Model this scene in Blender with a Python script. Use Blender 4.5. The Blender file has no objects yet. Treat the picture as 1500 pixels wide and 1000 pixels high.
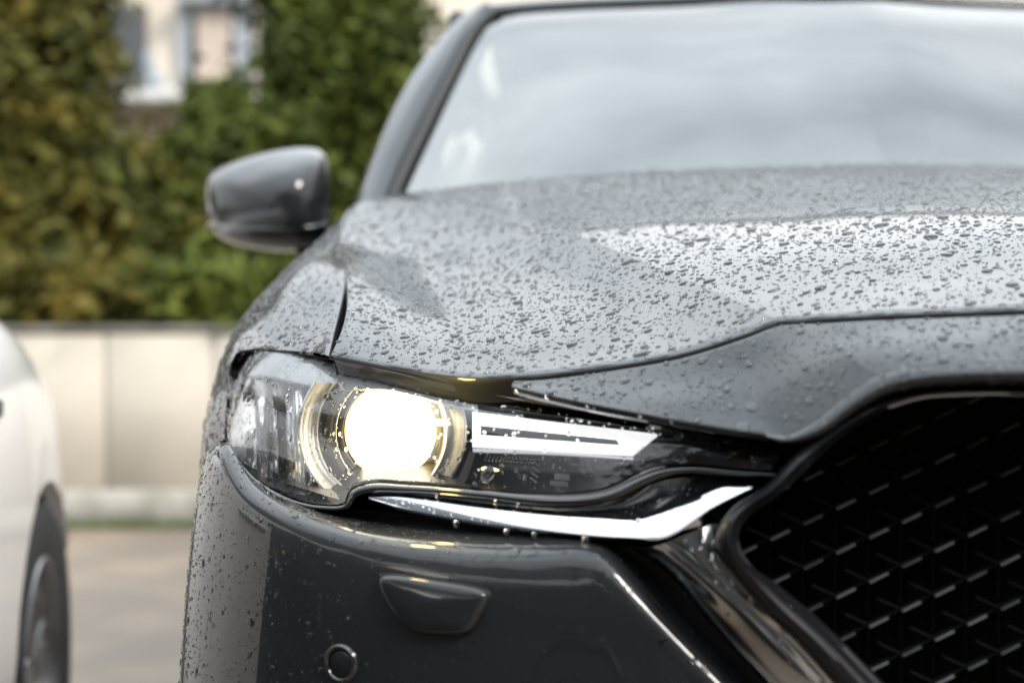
import bpy, bmesh, math, random
import numpy as np
from mathutils import Vector, Matrix

random.seed(7)
rng = np.random.default_rng(7)
S = bpy.context.scene
COL = S.collection

# ------------------------------------------------------------------ camera
FPX, CX, CY = 2200.0, 773.0, 452.0          # focal length and principal point in 1500x1000 pixels
XC, ZC = -0.56, 0.947                       # camera stands at (XC, 0, ZC) and looks along +Y
cam = bpy.data.cameras.new('camera')
camo = bpy.data.objects.new('camera', cam)
COL.objects.link(camo)
camo.location = (XC, 0, ZC)
camo.rotation_euler = (math.radians(90), 0, 0)
cam.sensor_width = 36.0
cam.lens = FPX / 1500 * 36.0
cam.shift_x = -(CX - 750) / 1500
cam.shift_y = (CY - 500) / 1500
cam.clip_start = 0.05
cam.clip_end = 600
cam.dof.use_dof = True
cam.dof.focus_distance = 1.35
cam.dof.aperture_fstop = 3.1
S.camera = camo

# ------------------------------------------------------------------ sky and sun
SUN_EL, SUN_AZ = math.radians(42), math.radians(132)
W = bpy.data.worlds.new('World')
S.world = W
W.use_nodes = True
nt = W.node_tree
nt.nodes.clear()
out = nt.nodes.new('ShaderNodeOutputWorld')
bg = nt.nodes.new('ShaderNodeBackground')
bg.inputs['Strength'].default_value = 0.10
sky = nt.nodes.new('ShaderNodeTexSky')
sky.sky_type = 'NISHITA'
sky.sun_disc = False
sky.sun_elevation = SUN_EL
sky.sun_rotation = SUN_AZ
sky.dust_density = 2.0
tc = nt.nodes.new('ShaderNodeTexCoord')
no = nt.nodes.new('ShaderNodeTexNoise')
no.inputs['Scale'].default_value = 2.6
no.inputs['Detail'].default_value = 6
no.inputs['Roughness'].default_value = 0.5
mp = nt.nodes.new('ShaderNodeMapping')
mp.inputs['Scale'].default_value = (1, 1, 2.0)
mp.inputs['Location'].default_value = (0.4, 0.2, 0.1)
nt.links.new(tc.outputs['Generated'], mp.inputs['Vector'])
nt.links.new(mp.outputs['Vector'], no.inputs['Vector'])
rc = nt.nodes.new('ShaderNodeValToRGB')
rc.color_ramp.elements[0].position = 0.30
rc.color_ramp.elements[0].color = (5.3, 5.6, 5.95, 1)
rc.color_ramp.elements[1].position = 0.70
rc.color_ramp.elements[1].color = (11.0, 11.0, 11.0, 1)
nt.links.new(no.outputs['Fac'], rc.inputs['Fac'])
sx = nt.nodes.new('ShaderNodeSeparateXYZ')
nt.links.new(tc.outputs['Generated'], sx.inputs['Vector'])
pw_ = nt.nodes.new('ShaderNodeMath')          # overcast sky: brighter and a little bluer overhead than at the horizon
pw_.operation = 'POWER'
pw_.use_clamp = True
pw_.inputs[1].default_value = 2.0
nt.links.new(sx.outputs['Z'], pw_.inputs[0])
mr = nt.nodes.new('ShaderNodeMix')
mr.data_type = 'RGBA'
mr.inputs['A'].default_value = (.74, .73, .71, 1)
mr.inputs['B'].default_value = (2.0, 2.20, 2.32, 1)
nt.links.new(pw_.outputs[0], mr.inputs['Factor'])
mul = nt.nodes.new('ShaderNodeMix')
mul.data_type = 'RGBA'
mul.blend_type = 'MULTIPLY'
mul.inputs['Factor'].default_value = 1
nt.links.new(rc.outputs['Color'], mul.inputs['A'])
nt.links.new(mr.outputs['Result'], mul.inputs['B'])
mix = nt.nodes.new('ShaderNodeMix')
mix.data_type = 'RGBA'
mix.inputs['Factor'].default_value = 0.96
nt.links.new(sky.outputs['Color'], mix.inputs['A'])
nt.links.new(mul.outputs['Result'], mix.inputs['B'])
nt.links.new(mix.outputs['Result'], bg.inputs['Color'])
nt.links.new(bg.outputs['Background'], out.inputs['Surface'])
sun = bpy.data.lights.new('sun', 'SUN')
sun.energy = 1.5
sun.angle = math.radians(14)
sun.color = (1.0, 0.93, 0.83)
suno = bpy.data.objects.new('sun', sun)
COL.objects.link(suno)
sd = Vector((math.sin(SUN_AZ) * math.cos(SUN_EL), math.cos(SUN_AZ) * math.cos(SUN_EL), math.sin(SUN_EL)))
suno.rotation_euler = sd.to_track_quat('Z', 'Y').to_euler()

S.view_settings.view_transform = 'Standard'
S.view_settings.look = 'None'
S.view_settings.gamma = 1
S.view_settings.use_curve_mapping = False
S.view_settings.exposure = 1.45
S.cycles.use_denoising = True
S.cycles.max_bounces = 12
S.cycles.transparent_max_bounces = 16
S.cycles.glossy_bounces = 6
S.cycles.transmission_bounces = 10
S.cycles.caustics_refractive = False
S.cycles.caustics_reflective = False
S.cycles.sample_clamp_indirect = 6

# ------------------------------------------------------------------ materials
def new_mat(name):
    m = bpy.data.materials.new(name)
    m.use_nodes = True
    return m, m.node_tree, m.node_tree.nodes['Principled BSDF']

def pm(name, col, rough=0.5, metal=0.0, coat=0.0, spec=0.5, emit=None, estr=0.0, noise=None, bump=None, coat_rough=0.03):
    m, t, b = new_mat(name)
    b.inputs['Base Color'].default_value = (*col, 1)
    b.inputs['Roughness'].default_value = rough
    b.inputs['Metallic'].default_value = metal
    b.inputs['Coat Weight'].default_value = coat
    b.inputs['Coat Roughness'].default_value = coat_rough
    b.inputs['Specular IOR Level'].default_value = spec
    if emit:
        b.inputs['Emission Color'].default_value = (*emit, 1)
        b.inputs['Emission Strength'].default_value = estr
    if noise:
        scale, col2, lo, hi = noise
        c = t.nodes.new('ShaderNodeTexCoord')
        n = t.nodes.new('ShaderNodeTexNoise')
        n.inputs['Scale'].default_value = scale
        n.inputs['Detail'].default_value = 5
        r = t.nodes.new('ShaderNodeValToRGB')
        r.color_ramp.elements[0].position = lo
        r.color_ramp.elements[0].color = (*col, 1)
        r.color_ramp.elements[1].position = hi
        r.color_ramp.elements[1].color = (*col2, 1)
        t.links.new(c.outputs['Object'], n.inputs['Vector'])
        t.links.new(n.outputs['Fac'], r.inputs['Fac'])
        t.links.new(r.outputs['Color'], b.inputs['Base Color'])
    if bump:
        scale, st, dist = bump
        c = t.nodes.new('ShaderNodeTexCoord')
        n = t.nodes.new('ShaderNodeTexNoise')
        n.inputs['Scale'].default_value = scale
        n.inputs['Detail'].default_value = 4
        bp = t.nodes.new('ShaderNodeBump')
        bp.inputs['Strength'].default_value = st
        bp.inputs['Distance'].default_value = dist
        t.links.new(c.outputs['Object'], n.inputs['Vector'])
        t.links.new(n.outputs['Fac'], bp.inputs['Height'])
        t.links.new(bp.outputs['Normal'], b.inputs['Normal'])
    return m

def clear_mat(name, tint, ior, rough=0.0, bump=None):
    """A thin clear sheet: transparent, with a Fresnel reflection."""
    m = bpy.data.materials.new(name)
    m.use_nodes = True
    t = m.node_tree
    t.nodes.clear()
    o = t.nodes.new('ShaderNodeOutputMaterial')
    tr = t.nodes.new('ShaderNodeBsdfTransparent')
    tr.inputs['Color'].default_value = (*tint, 1)
    gl = t.nodes.new('ShaderNodeBsdfGlossy')
    gl.inputs['Roughness'].default_value = rough
    fr = t.nodes.new('ShaderNodeFresnel')
    fr.inputs['IOR'].default_value = ior
    mx = t.nodes.new('ShaderNodeMixShader')
    # the sheet has no thickness, so both of its sides must act as the outside
    geo = t.nodes.new('ShaderNodeNewGeometry')
    inv = t.nodes.new('ShaderNodeMix')
    inv.data_type = 'FLOAT'
    inv.inputs['A'].default_value = ior
    inv.inputs['B'].default_value = 1.0 / ior
    t.links.new(geo.outputs['Backfacing'], inv.inputs['Factor'])
    mth = t.nodes.new('ShaderNodeMath')
    mth.operation = 'ADD'
    mth.inputs[1].default_value = 0.0
    t.links.new(inv.outputs['Result'], mth.inputs[0])
    # Blender's Fresnel node already inverts IOR on back faces, so feed its inverse there
    inv.inputs['B'].default_value = ior
    t.links.new(mth.outputs[0], fr.inputs['IOR'])
    t.links.new(fr.outputs['Fac'], mx.inputs['Fac'])
    t.links.new(tr.outputs['BSDF'], mx.inputs[1])
    t.links.new(gl.outputs['BSDF'], mx.inputs[2])
    t.links.new(mx.outputs['Shader'], o.inputs['Surface'])
    if bump:
        scale, st, dist = bump
        c = t.nodes.new('ShaderNodeTexCoord')
        n = t.nodes.new('ShaderNodeTexNoise')
        n.inputs['Scale'].default_value = scale
        bp = t.nodes.new('ShaderNodeBump')
        bp.inputs['Strength'].default_value = st
        bp.inputs['Distance'].default_value = dist
        t.links.new(c.outputs['Object'], n.inputs['Vector'])
        t.links.new(n.outputs['Fac'], bp.inputs['Height'])
        t.links.new(bp.outputs['Normal'], gl.inputs['Normal'])
        t.links.new(bp.outputs['Normal'], fr.inputs['Normal'])
    return m

def fine_grid_emission(m, scale):
    t = m.node_tree; b = t.nodes['Principled BSDF']
    c = t.nodes.new('ShaderNodeTexCoord')
    k = t.nodes.new('ShaderNodeTexChecker')
    k.inputs['Scale'].default_value = scale
    k.inputs['Color1'].default_value = (1, 1, 1, 1); k.inputs['Color2'].default_value = (.78, .79, .81, 1)
    t.links.new(c.outputs['Object'], k.inputs['Vector'])
    t.links.new(k.outputs['Color'], b.inputs['Emission Color'])
    t.links.new(k.outputs['Color'], b.inputs['Base Color'])

def water_mat():
    m, t, b = new_mat('water')
    b.inputs['Base Color'].default_value = (1, 1, 1, 1)
    b.inputs['Transmission Weight'].default_value = 1
    b.inputs['Roughness'].default_value = 0.0
    b.inputs['IOR'].default_value = 1.333
    return m

M = {}
M['paint'] = pm('dark_grey_metallic_paint', (.010, .011, .0125), .5, .25, spec=.1, coat=1, bump=(900, .04, .0004), coat_rough=.02)
M['paint'].node_tree.nodes['Principled BSDF'].inputs['Coat IOR'].default_value = 1.36   # a film of water lies on the lacquer
M['black_gloss'] = pm('black_gloss_plastic', (.006, .006, .007), .12, 0, coat=.6)
M['black_matt'] = pm('black_matt_plastic', (.008, .008, .009), .7)
M['rubber'] = pm('rubber', (.012, .012, .012), .75)
M['tyre'] = pm('tyre_rubber', (.02, .02, .021), .8, bump=(60, .3, .004))
M['chrome'] = pm('chrome', (.55, .56, .58), .10, 1.0, bump=(38, .04, .004))
M['dark_chrome'] = pm('dark_chrome', (.40, .41, .43), .08, 1.0)
M['silver'] = pm('silvered_reflector', (.95, .94, .92), .28, .55, bump=(60, .5, .004))
M['silver_trim'] = pm('silver_trim', (.72, .70, .66), .32, .85)
M['bezel'] = pm('headlight_bezel', (.006, .006, .007), .4, 0, spec=.3, bump=(160, .10, .001))
M['bezel_grey'] = pm('headlight_grey_bezel', (.045, .045, .047), .3, .3)
M['ribbed'] = pm('ribbed_optic', (.35, .35, .37), .12, .9)
M['grille'] = pm('grille_black', (.003, .003, .0035), .5, 0, spec=.12)
M['grille_edge_dim'] = pm('grille_sky_sheen_dim', (.22, .225, .235), .35, .9)
M['grille_edge'] = pm('grille_sky_sheen', (.50, .51, .53), .3, .9)  # sky reflected on the black bars, put into a lighter colour
M['frame_black'] = pm('grille_frame_black', (.005, .005, .006), .3, 0, spec=.25)
M['lens'] = clear_mat('clear_headlight_lens', (.97, .97, .97), 1.62, 0.0, bump=(90, .06, .002))
M['glass'] = clear_mat('tinted_windscreen', (.36, .40, .40), 2.15, 0.0)
M['side_glass'] = clear_mat('side_window_glass', (.55, .60, .60), 1.6, 0.0)
M['water'] = water_mat()
M['frit'] = pm('black_ceramic_frit', (.03, .03, .033), .5, noise=(700, (.14, .14, .15), .45, .6))
M['projector'] = pm('lit_projector_lens', (1, 1, 1), .2, emit=(1, .90, .66), estr=3.6)
M['bulb_glint'] = pm('glowing_bulb_glint', (1, 1, 1), .3, emit=(1, .80, .40), estr=1.0)  # reflection of a bulb, given its own glow
M['drl'] = pm('lit_daytime_strip', (.9, .9, .9), .3, emit=(1, 1, 1), estr=.40)
fine_grid_emission(M['drl'], 900)
M['ring'] = pm('light_ring', (.50, .50, .50), .36, .5, emit=(1, .93, .82), estr=.02)
M['frost'] = pm('frosted_bezel', (.50, .50, .50), .32, .2, bump=(120, .3, .002))
M['amber'] = pm('amber_halo_rim', (1, .7, .2), .3, emit=(1, .70, .16), estr=1.6)  # yellow halo of the lamp, put into the rim's emission
M['shroud'] = pm('projector_shroud', (.045, .035, .016), .4, .2)
M['cabin'] = pm('cabin_trim', (.045, .045, .048), .8)
M['cabin_light'] = pm('headliner', (.32, .32, .32), .9)
M['liner'] = pm('wheel_well_liner', (.003, .003, .003), .95, spec=0.0)
M['alloy'] = pm('alloy_rim', (.30, .30, .31), .35, .9)

# ------------------------------------------------------------------ helpers
def P(px, py, D):
    return np.array([XC + (px - CX) / FPX * D, D, ZC - (py - CY) / FPX * D])

def PP(lst):
    return np.array([P(*q) for q in lst])

def proj(p):
    p = np.asarray(p)
    return np.stack([CX + FPX * (p[..., 0] - XC) / p[..., 1], CY - FPX * (p[..., 2] - ZC) / p[..., 1]], -1)

def spline(pts, n, closed=False, sharp=False):
    """Catmull-Rom through pts, resampled to n points at even arc length."""
    pts = np.asarray(pts, float)
    if not sharp:
        if closed:
            ext = np.vstack([pts[-1], pts, pts[0], pts[1]])
        else:
            ext = np.vstack([2 * pts[0] - pts[1], pts, 2 * pts[-1] - pts[-2]])
        fine = []
        for i in range(1, len(ext) - 2):
            p0, p1, p2, p3 = ext[i - 1:i + 3]
            t0 = 0.0
            t1 = t0 + max(np.linalg.norm(p1 - p0), 1e-9) ** .5
            t2 = t1 + max(np.linalg.norm(p2 - p1), 1e-9) ** .5
            t3 = t2 + max(np.linalg.norm(p3 - p2), 1e-9) ** .5
            for t in np.linspace(t1, t2, 24, endpoint=False):
                a1 = (t1 - t) / (t1 - t0) * p0 + (t - t0) / (t1 - t0) * p1
                a2 = (t2 - t) / (t2 - t1) * p1 + (t - t1) / (t2 - t1) * p2
                a3 = (t3 - t) / (t3 - t2) * p2 + (t - t2) / (t3 - t2) * p3
                b1 = (t2 - t) / (t2 - t0) * a1 + (t - t0) / (t2 - t0) * a2
                b2 = (t3 - t) / (t3 - t1) * a2 + (t - t1) / (t3 - t1) * a3
                fine.append((t2 - t) / (t2 - t1) * b1 + (t - t1) / (t2 - t1) * b2)
        fine.append(pts[0] if closed else pts[-1])
        fine = np.array(fine)
    else:
        fine = np.vstack([pts, pts[:1]]) if closed else pts
    d = np.concatenate([[0], np.cumsum(np.linalg.norm(np.diff(fine, axis=0), axis=1))])
    u = np.linspace(0, d[-1], n, endpoint=not closed)
    return np.stack([np.interp(u, d, fine[:, k]) for k in range(fine.shape[1])], 1)

def coons(top, bottom, left, right, nu, nv, bulge=None, half=False):
    """Coons patch, [v, u]; left and right run from top to bottom."""
    T, B = spline(top, nu), spline(bottom, nu)
    L, R = spline(left, nv), spline(right, nv)
    u = np.linspace(0, 1, nu)[None, :, None]
    v = np.linspace(0, 1, nv)[:, None, None]
    g = (1 - v) * T[None] + v * B[None] + (1 - u) * L[:, None] + u * R[:, None]
    g -= (1 - u) * (1 - v) * T[0] + u * (1 - v) * T[-1] + (1 - u) * v * B[0] + u * v * B[-1]
    if bulge is not None:
        g = g + np.asarray(bulge) * ((np.sin(u * math.pi / 2) * 4 if half else 16 * u * (1 - u)) * v * (1 - v))
    return g

def gnormal(g):
    du = np.gradient(g, axis=1)
    dv = np.gradient(g, axis=0)
    n = np.cross(du, dv)
    return n / np.maximum(np.linalg.norm(n, axis=-1, keepdims=True), 1e-12)

def orient(g, toward):
    """Flip a grid so its normals look mostly toward the given direction."""
    if np.sum(gnormal(g) * np.asarray(toward)) < 0:
        return g[:, ::-1]
    return g

def hem(g, sides, steps):
    """Fold the named edges of a grid inward: steps are (outwards, down along -normal)."""
    def one(g, rows):
        n = gnormal(g)
        add = []
        o = g[0] - g[1]
        o /= np.maximum(np.linalg.norm(o, axis=-1, keepdims=True), 1e-12)
        for a, b in steps:
            add.append(g[0] + o * a - n[0] * b)
        return np.concatenate([np.array(add)[::-1], g], 0)
    for s in sides:
        if s == 't':
            g = one(g, 0)
        elif s == 'b':
            g = one(g[::-1, ::-1], 0)[::-1, ::-1]
        elif s == 'l':
            g = np.swapaxes(one(np.swapaxes(g, 0, 1)[:, ::-1], 0)[:, ::-1], 0, 1)
        elif s == 'r':
            t = np.swapaxes(g[:, ::-1], 0, 1)
            g = np.swapaxes(one(t, 0), 0, 1)[:, ::-1]
    return g

class MB:
    """Collects geometry for one mesh."""
    def __init__(self):
        self.v, self.f, self.m = [], [], []
        self.fix = False
    def add(self, verts, faces, mi=0):
        o = len(self.v)
        self.v.extend([tuple(map(float, p)) for p in verts])
        self.f.extend([tuple(i + o for i in q) for q in faces])
        self.m.extend([mi] * len(faces))
        return self
    def grid(self, g, mi=0, close_u=False):
        nv, nu = g.shape[:2]
        fs = []
        for j in range(nv - 1):
            for i in range(nu if close_u else nu - 1):
                i2 = (i + 1) % nu
                fs.append((j * nu + i, j * nu + i2, (j + 1) * nu + i2, (j + 1) * nu + i))
        return self.add(g.reshape(-1, 3), fs, mi)
    def box(self, c, s, mi=0, rot=None, bev=0.0):
        c = np.array(c, float)
        h = np.array(s, float) / 2
        if bev <= 0:
            vs = [np.array([x, y, z]) * h for x in (-1, 1) for y in (-1, 1) for z in (-1, 1)]
            fs = [(0, 1, 3, 2), (4, 6, 7, 5), (0, 4, 5, 1), (2, 3, 7, 6), (0, 2, 6, 4), (1, 5, 7, 3)]
        else:
            self.fix = True
            b = min(bev, *(h * .9))
            vs, idx = [], {}
            for x in (-1, 1):
                for y in (-1, 1):
                    for z in (-1, 1):
                        for a in range(3):
                            q = h - b
                            q[a] = h[a]
                            idx[(x, y, z, a)] = len(vs)
                            vs.append(np.array([x, y, z]) * q)
            I = lambda x, y, z, a: idx[(x, y, z, a)]
            fs = []
            for s_ in (-1, 1):
                fs.append((I(s_, -1, -1, 0), I(s_, 1, -1, 0), I(s_, 1, 1, 0), I(s_, -1, 1, 0))[::s_])
                fs.append((I(-1, s_, -1, 1), I(-1, s_, 1, 1), I(1, s_, 1, 1), I(1, s_, -1, 1))[::s_])
                fs.append((I(-1, -1, s_, 2), I(1, -1, s_, 2), I(1, 1, s_, 2), I(-1, 1, s_, 2))[::s_])
            for a_ in (-1, 1):
                for b_ in (-1, 1):
                    fs.append((I(-1, a_, b_, 1), I(1, a_, b_, 1), I(1, a_, b_, 2), I(-1, a_, b_, 2)))
                    fs.append((I(a_, -1, b_, 0), I(a_, 1, b_, 0), I(a_, 1, b_, 2), I(a_, -1, b_, 2)))
                    fs.append((I(a_, b_, -1, 0), I(a_, b_, 1, 0), I(a_, b_, 1, 1), I(a_, b_, -1, 1)))
            for x in (-1, 1):
                for y in (-1, 1):
                    for z in (-1, 1):
                        fs.append((I(x, y, z, 0), I(x, y, z, 1), I(x, y, z, 2)))
        if rot is not None:
            R = np.array(rot)
            vs = [R @ p for p in vs]
        return self.add([p + c for p in vs], fs, mi)
    def tube(self, pts, r, n=8, mi=0):
        pts = np.asarray(pts, float)
        rr = np.broadcast_to(np.asarray(r, float), (len(pts),))
        rings = []
        for i, p in enumerate(pts):
            t = pts[min(i + 1, len(pts) - 1)] - pts[max(i - 1, 0)]
            t /= np.linalg.norm(t)
            a = np.cross(t, [0, 0, 1.0])
            if np.linalg.norm(a) < .1:
                a = np.cross(t, [1.0, 0, 0])
            a /= np.linalg.norm(a)
            b = np.cross(t, a)
            th = np.linspace(0, 2 * math.pi, n, endpoint=False)
            rings.append(p + rr[i] * (np.cos(th)[:, None] * a + np.sin(th)[:, None] * b))
        self.grid(np.array(rings), mi, close_u=True)
        k = len(self.v)
        self.f.append(tuple(range(k - n, k)))
        self.f.append(tuple(range(k - n * len(pts), k - n * len(pts) + n))[::-1])
        self.m += [mi, mi]
        return self
    def lathe(self, prof, n, origin, axis='x', mi=0):
        """prof: (radius, offset along the axis)."""
        rows = []
        th = np.linspace(0, 2 * math.pi, n, endpoint=False)
        for r, h in prof:
            c, s = np.cos(th) * r, np.sin(th) * r
            k = np.full(n, h)
            rows.append(np.stack({'x': (k, c, s), 'y': (c, k, s), 'z': (c, s, k)}[axis], 1) + np.array(origin))
        return self.grid(np.array(rows), mi, close_u=True)
    def mirrored(self, weld=False):
        o = MB()
        o.v = [(-x, y, z) for x, y, z in self.v]
        o.f = [tuple(reversed(q)) for q in self.f]
        o.m = list(self.m)
        o.fix = self.fix
        return o
    def plus_mirror(self):
        k = self.mirrored()
        n = len(self.v)
        self.v += k.v
        self.f += [tuple(i + n for i in q) for q in k.f]
        self.m += k.m
        return self
    def build(self, name, mats, parent=None, smooth=True, angle=None, origin=None):
        me = bpy.data.meshes.new(name)
        v = self.v
        if origin is not None:
            v = [(x - origin[0], y - origin[1], z - origin[2]) for x, y, z in v]
        me.from_pydata(v, [], self.f)
        if not isinstance(mats, (list, tuple)):
            mats = [mats]
        for m in mats:
            me.materials.append(m)
        if self.fix:
            bm_ = bmesh.new(); bm_.from_mesh(me)
            bmesh.ops.recalc_face_normals(bm_, faces=bm_.faces)
            bm_.to_mesh(me); bm_.free()
            angle = angle or 50
        if len(mats) > 1:
            me.polygons.foreach_set('material_index', self.m)
        if smooth:
            me.polygons.foreach_set('use_smooth', [True] * len(me.polygons))
            if angle:
                me.set_sharp_from_angle(angle=math.radians(angle))
        me.update()
        o = bpy.data.objects.new(name, me)
        COL.objects.link(o)
        if parent is not None:
            o.parent = parent
        if origin is not None:
            o.location = origin
        return o

def empty(name, loc=(0, 0, 0), parent=None):
    o = bpy.data.objects.new(name, None)
    o.location = loc
    o.empty_display_size = .2
    COL.objects.link(o)
    if parent is not None:
        o.parent = parent
    return o

def tag(o, label=None, cat=None, group=None, kind=None):
    if label: o['label'] = label
    if cat: o['category'] = cat
    if group: o['group'] = group
    if kind: o['kind'] = kind
    return o

def both(name, mb, mats, parent, **k):
    """A part on the left and its mirror image on the right."""
    a = mb.build(name, mats, parent, **k)
    b = mb.mirrored().build(name, mats, parent, **k)
    return a, b

# curves of the car's front seen from above (x, y), from the grille round to the side
def dense(c, n=1600):
    return spline(np.array(c, float), n)
PL_LENS = dense([(-.28, 1.105), (-.37, 1.12), (-.45, 1.14), (-.55, 1.175), (-.63, 1.215), (-.70, 1.262), (-.765, 1.325),
                 (-.82, 1.395), (-.857, 1.465), (-.882, 1.56), (-.90, 1.70)])
PL_BUMP = dense([(-.20, 1.058), (-.30, 1.072), (-.40, 1.088), (-.50, 1.107), (-.60, 1.132), (-.68, 1.160), (-.74, 1.192), (-.79, 1.230),
                 (-.83, 1.280), (-.86, 1.338), (-.883, 1.41), (-.899, 1.48), (-.909, 1.55), (-.915, 1.65), (-.918, 1.80), (-.92, 1.95)])
def pl_normal(c):
    t = np.gradient(c, axis=0)
    n = np.stack([t[:, 1], -t[:, 0]], 1)
    n /= np.linalg.norm(n, axis=1, keepdims=True)
    if n[0, 1] > 0: n = -n
    return n
N_LENS, N_BUMP = pl_normal(PL_LENS), pl_normal(PL_BUMP)

def hit(curve, px):
    """Where the vertical plane through the camera and pixel column px meets a plan curve (fractional index)."""
    m = (px - CX) / FPX
    f = curve[:, 0] - XC - m * curve[:, 1]
    sc = np.nonzero((f[:-1] > 0) & (f[1:] <= 0))[0]
    if len(sc):
        k = int(sc[0])
        return k + f[k] / (f[k] - f[k + 1])
    return float(np.argmin(np.abs(f)))
def lerp(c, k):
    i = min(int(k), len(c) - 2)
    return c[i] + (c[i + 1] - c[i]) * (k - i)

def bump_off(z):
    return np.interp(z, [.2, .32, .45, .52, .62, .72, .80, .90], [-.05, -.02, .004, .006, .002, -.006, -.017, -.036])

def D_bump(px, py):
    D = 1.2
    for _ in range(6):
        z = ZC - (py - CY) / FPX * D
        c = PL_BUMP + N_BUMP * bump_off(z)
        D = lerp(c, hit(c, px))[1]
    return D

def bump_pt(px, py, off=0.0):
    D = D_bump(px, py)
    p = P(px, py, D)
    k = hit(PL_BUMP + N_BUMP * bump_off(p[2]), px)
    nb = lerp(N_BUMP, k)
    n = np.array([nb[0], nb[1], 0]); n /= np.linalg.norm(n)
    return p + n * off, n

def D_lens(px, py, off=0.0):
    D = 1.2
    for _ in range(6):
        z = ZC - (py - CY) / FPX * D
        c = PL_LENS + N_LENS * (-.30 * (z - .80) - off)
        D = lerp(c, hit(c, px))[1]
    return D
def LP(px, py, off=0.0):
    return P(px, py, D_lens(px, py) + off)

# ================================================================== THE SETTING
def setting():
    road = pm('wet_asphalt', (.135, .108, .086), .55, noise=(2.2, (.20, .152, .112), .42, .62), bump=(180, .35, .01))
    MB().add([(-150, -150, 0), (150, -150, 0), (150, 300, 0), (-150, 300, 0)], [(0, 1, 2, 3)]).build('road', road, smooth=False)
    tag(bpy.data.objects['road'], 'grey brown wet parking lot surface in front of the concrete wall', kind='structure')
    conc = pm('wall_concrete', (.50, .455, .39), .85, noise=(2.5, (.40, .36, .305), .42, .75), bump=(90, .25, .006))
    cap = pm('wall_cap_concrete', (.17, .155, .13), .85, noise=(8, (.10, .095, .08), .4, .7))
    plinth = pm('wall_plinth_concrete', (.36, .34, .30), .9, noise=(6, (.24, .23, .19), .42, .62))
    # retaining wall with upright concrete panels
    Y0 = 6.55
    w = empty('retaining_wall', (0, Y0, 0))
    tag(w, 'low beige concrete retaining wall of upright panels below the hedge', 'wall')
    pw = .47
    x = XC + (155 - CX) / FPX * Y0 - pw * 9
    first = None
    for i in range(34):
        if first is None:
            first = MB().box((0, .06, 0), (pw - .008, .12, .68), bev=.008).build('panel', conc, w)
            p = first
        else:
            p = first.copy(); COL.objects.link(p); p.parent = w
        p.location = (x + pw / 2 + i * pw, rng.uniform(-.004, .004), .16 + .34)
    L = 34 * pw
    MB().box((x + L / 2, .09, .08), (L, .22, .16), bev=.01).build('plinth', plinth, w)
    MB().box((x + L / 2, .09, .855), (L, .20, .04), bev=.012).build('coping', cap, w)
    MB().box((x + L / 2, .16, .42), (L, .10, .80)).build('backing', plinth, w)
    # raised bed behind the wall
    soil = pm('soil', (.05, .04, .025), .95)
    MB().box((0, Y0 + 7.2, .41), (60, 13.9, .82)).build('garden_bed', soil, smooth=False)
    tag(bpy.data.objects['garden_bed'], 'dark raised soil bed behind the wall', kind='structure')
    # grass at the foot of the wall
    v, f = [], []
    gm = pm('grass', (.09, .14, .03), .8)
    g = MB()
    for i in range(900):
        gx = rng.uniform(-2.6, -1.7) if i < 500 else rng.uniform(-5, 3)
        gy = Y0 - rng.uniform(0, .10)
        h = rng.uniform(.02, .055); a = rng.uniform(0, 6.28); q = rng.uniform(-.03, .03, 2)
        g.add([(gx - .004 * math.cos(a), gy - .004 * math.sin(a), 0), (gx + .004 * math.cos(a), gy + .004 * math.sin(a), 0), (gx + q[0], gy + q[1] - .01, h)], [(0, 1, 2)])
    tag(g.build('grass', gm, smooth=False), 'short green weeds along the foot of the concrete wall', kind='stuff')
setting()

def leaf_mat(name, a, b, c):
    m, t, bs = new_mat(name)
    co = t.nodes.new('ShaderNodeTexCoord')
    n = t.nodes.new('ShaderNodeTexNoise')
    n.inputs['Scale'].default_value = 3.0
    n.inputs['Detail'].default_value = 8
    n.inputs['Roughness'].default_value = .72
    r = t.nodes.new('ShaderNodeValToRGB')
    e = r.color_ramp.elements
    e[0].position = .33; e[0].color = (*a, 1)
    e[1].position = .68; e[1].color = (*c, 1)
    k = e.new(.5); k.color = (*b, 1)
    t.links.new(co.outputs['Object'], n.inputs['Vector'])
    t.links.new(n.outputs['Fac'], r.inputs['Fac'])
    t.links.new(r.outputs['Color'], bs.inputs['Base Color'])
    bs.inputs['Roughness'].default_value = .75
    bs.inputs['Specular IOR Level'].default_value = .2
    return m

OLIVE = leaf_mat('olive_yew_foliage', (.020, .027, .004), (.060, .060, .009), (.15, .105, .016))
GREEN = leaf_mat('green_conifer_foliage', (.013, .025, .003), (.046, .062, .008), (.11, .125, .017))
BARK = pm('bark', (.07, .05, .035), .9, bump=(40, .6, .02))

def foliage(blobs, n_clump, per, leaf, seed):
    """Leaf faces in clumps spread through ellipsoids (cx, cy, cz, rx, ry, rz)."""
    r = np.random.default_rng(seed)
    vol = np.array([b[3] * b[4] * b[5] for b in blobs]) ** .7
    pick = r.choice(len(blobs), n_clump, p=vol / vol.sum())
    B = np.array(blobs)[pick]
    d = r.normal(size=(n_clump, 3)); d /= np.linalg.norm(d, axis=1, keepdims=True)
    rad = r.uniform(.35, 1.05, n_clump) ** .5
    cc = B[:, :3] + d * B[:, 3:] * rad[:, None]
    c = np.repeat(cc, per, 0) + r.normal(size=(n_clump * per, 3)) * np.array([.085, .085, .07])
    N = len(c)
    a = r.normal(size=(N, 3)); a /= np.linalg.norm(a, axis=1, keepdims=True)
    b = np.cross(a, r.normal(size=(N, 3))); b /= np.linalg.norm(b, axis=1, keepdims=True)
    s = r.uniform(.6, 1.4, N)[:, None] * leaf
    V = np.stack([c - a * s, c - b * s * .4, c + a * s, c + b * s * .4], 1).reshape(-1, 3)
    return V

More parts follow.
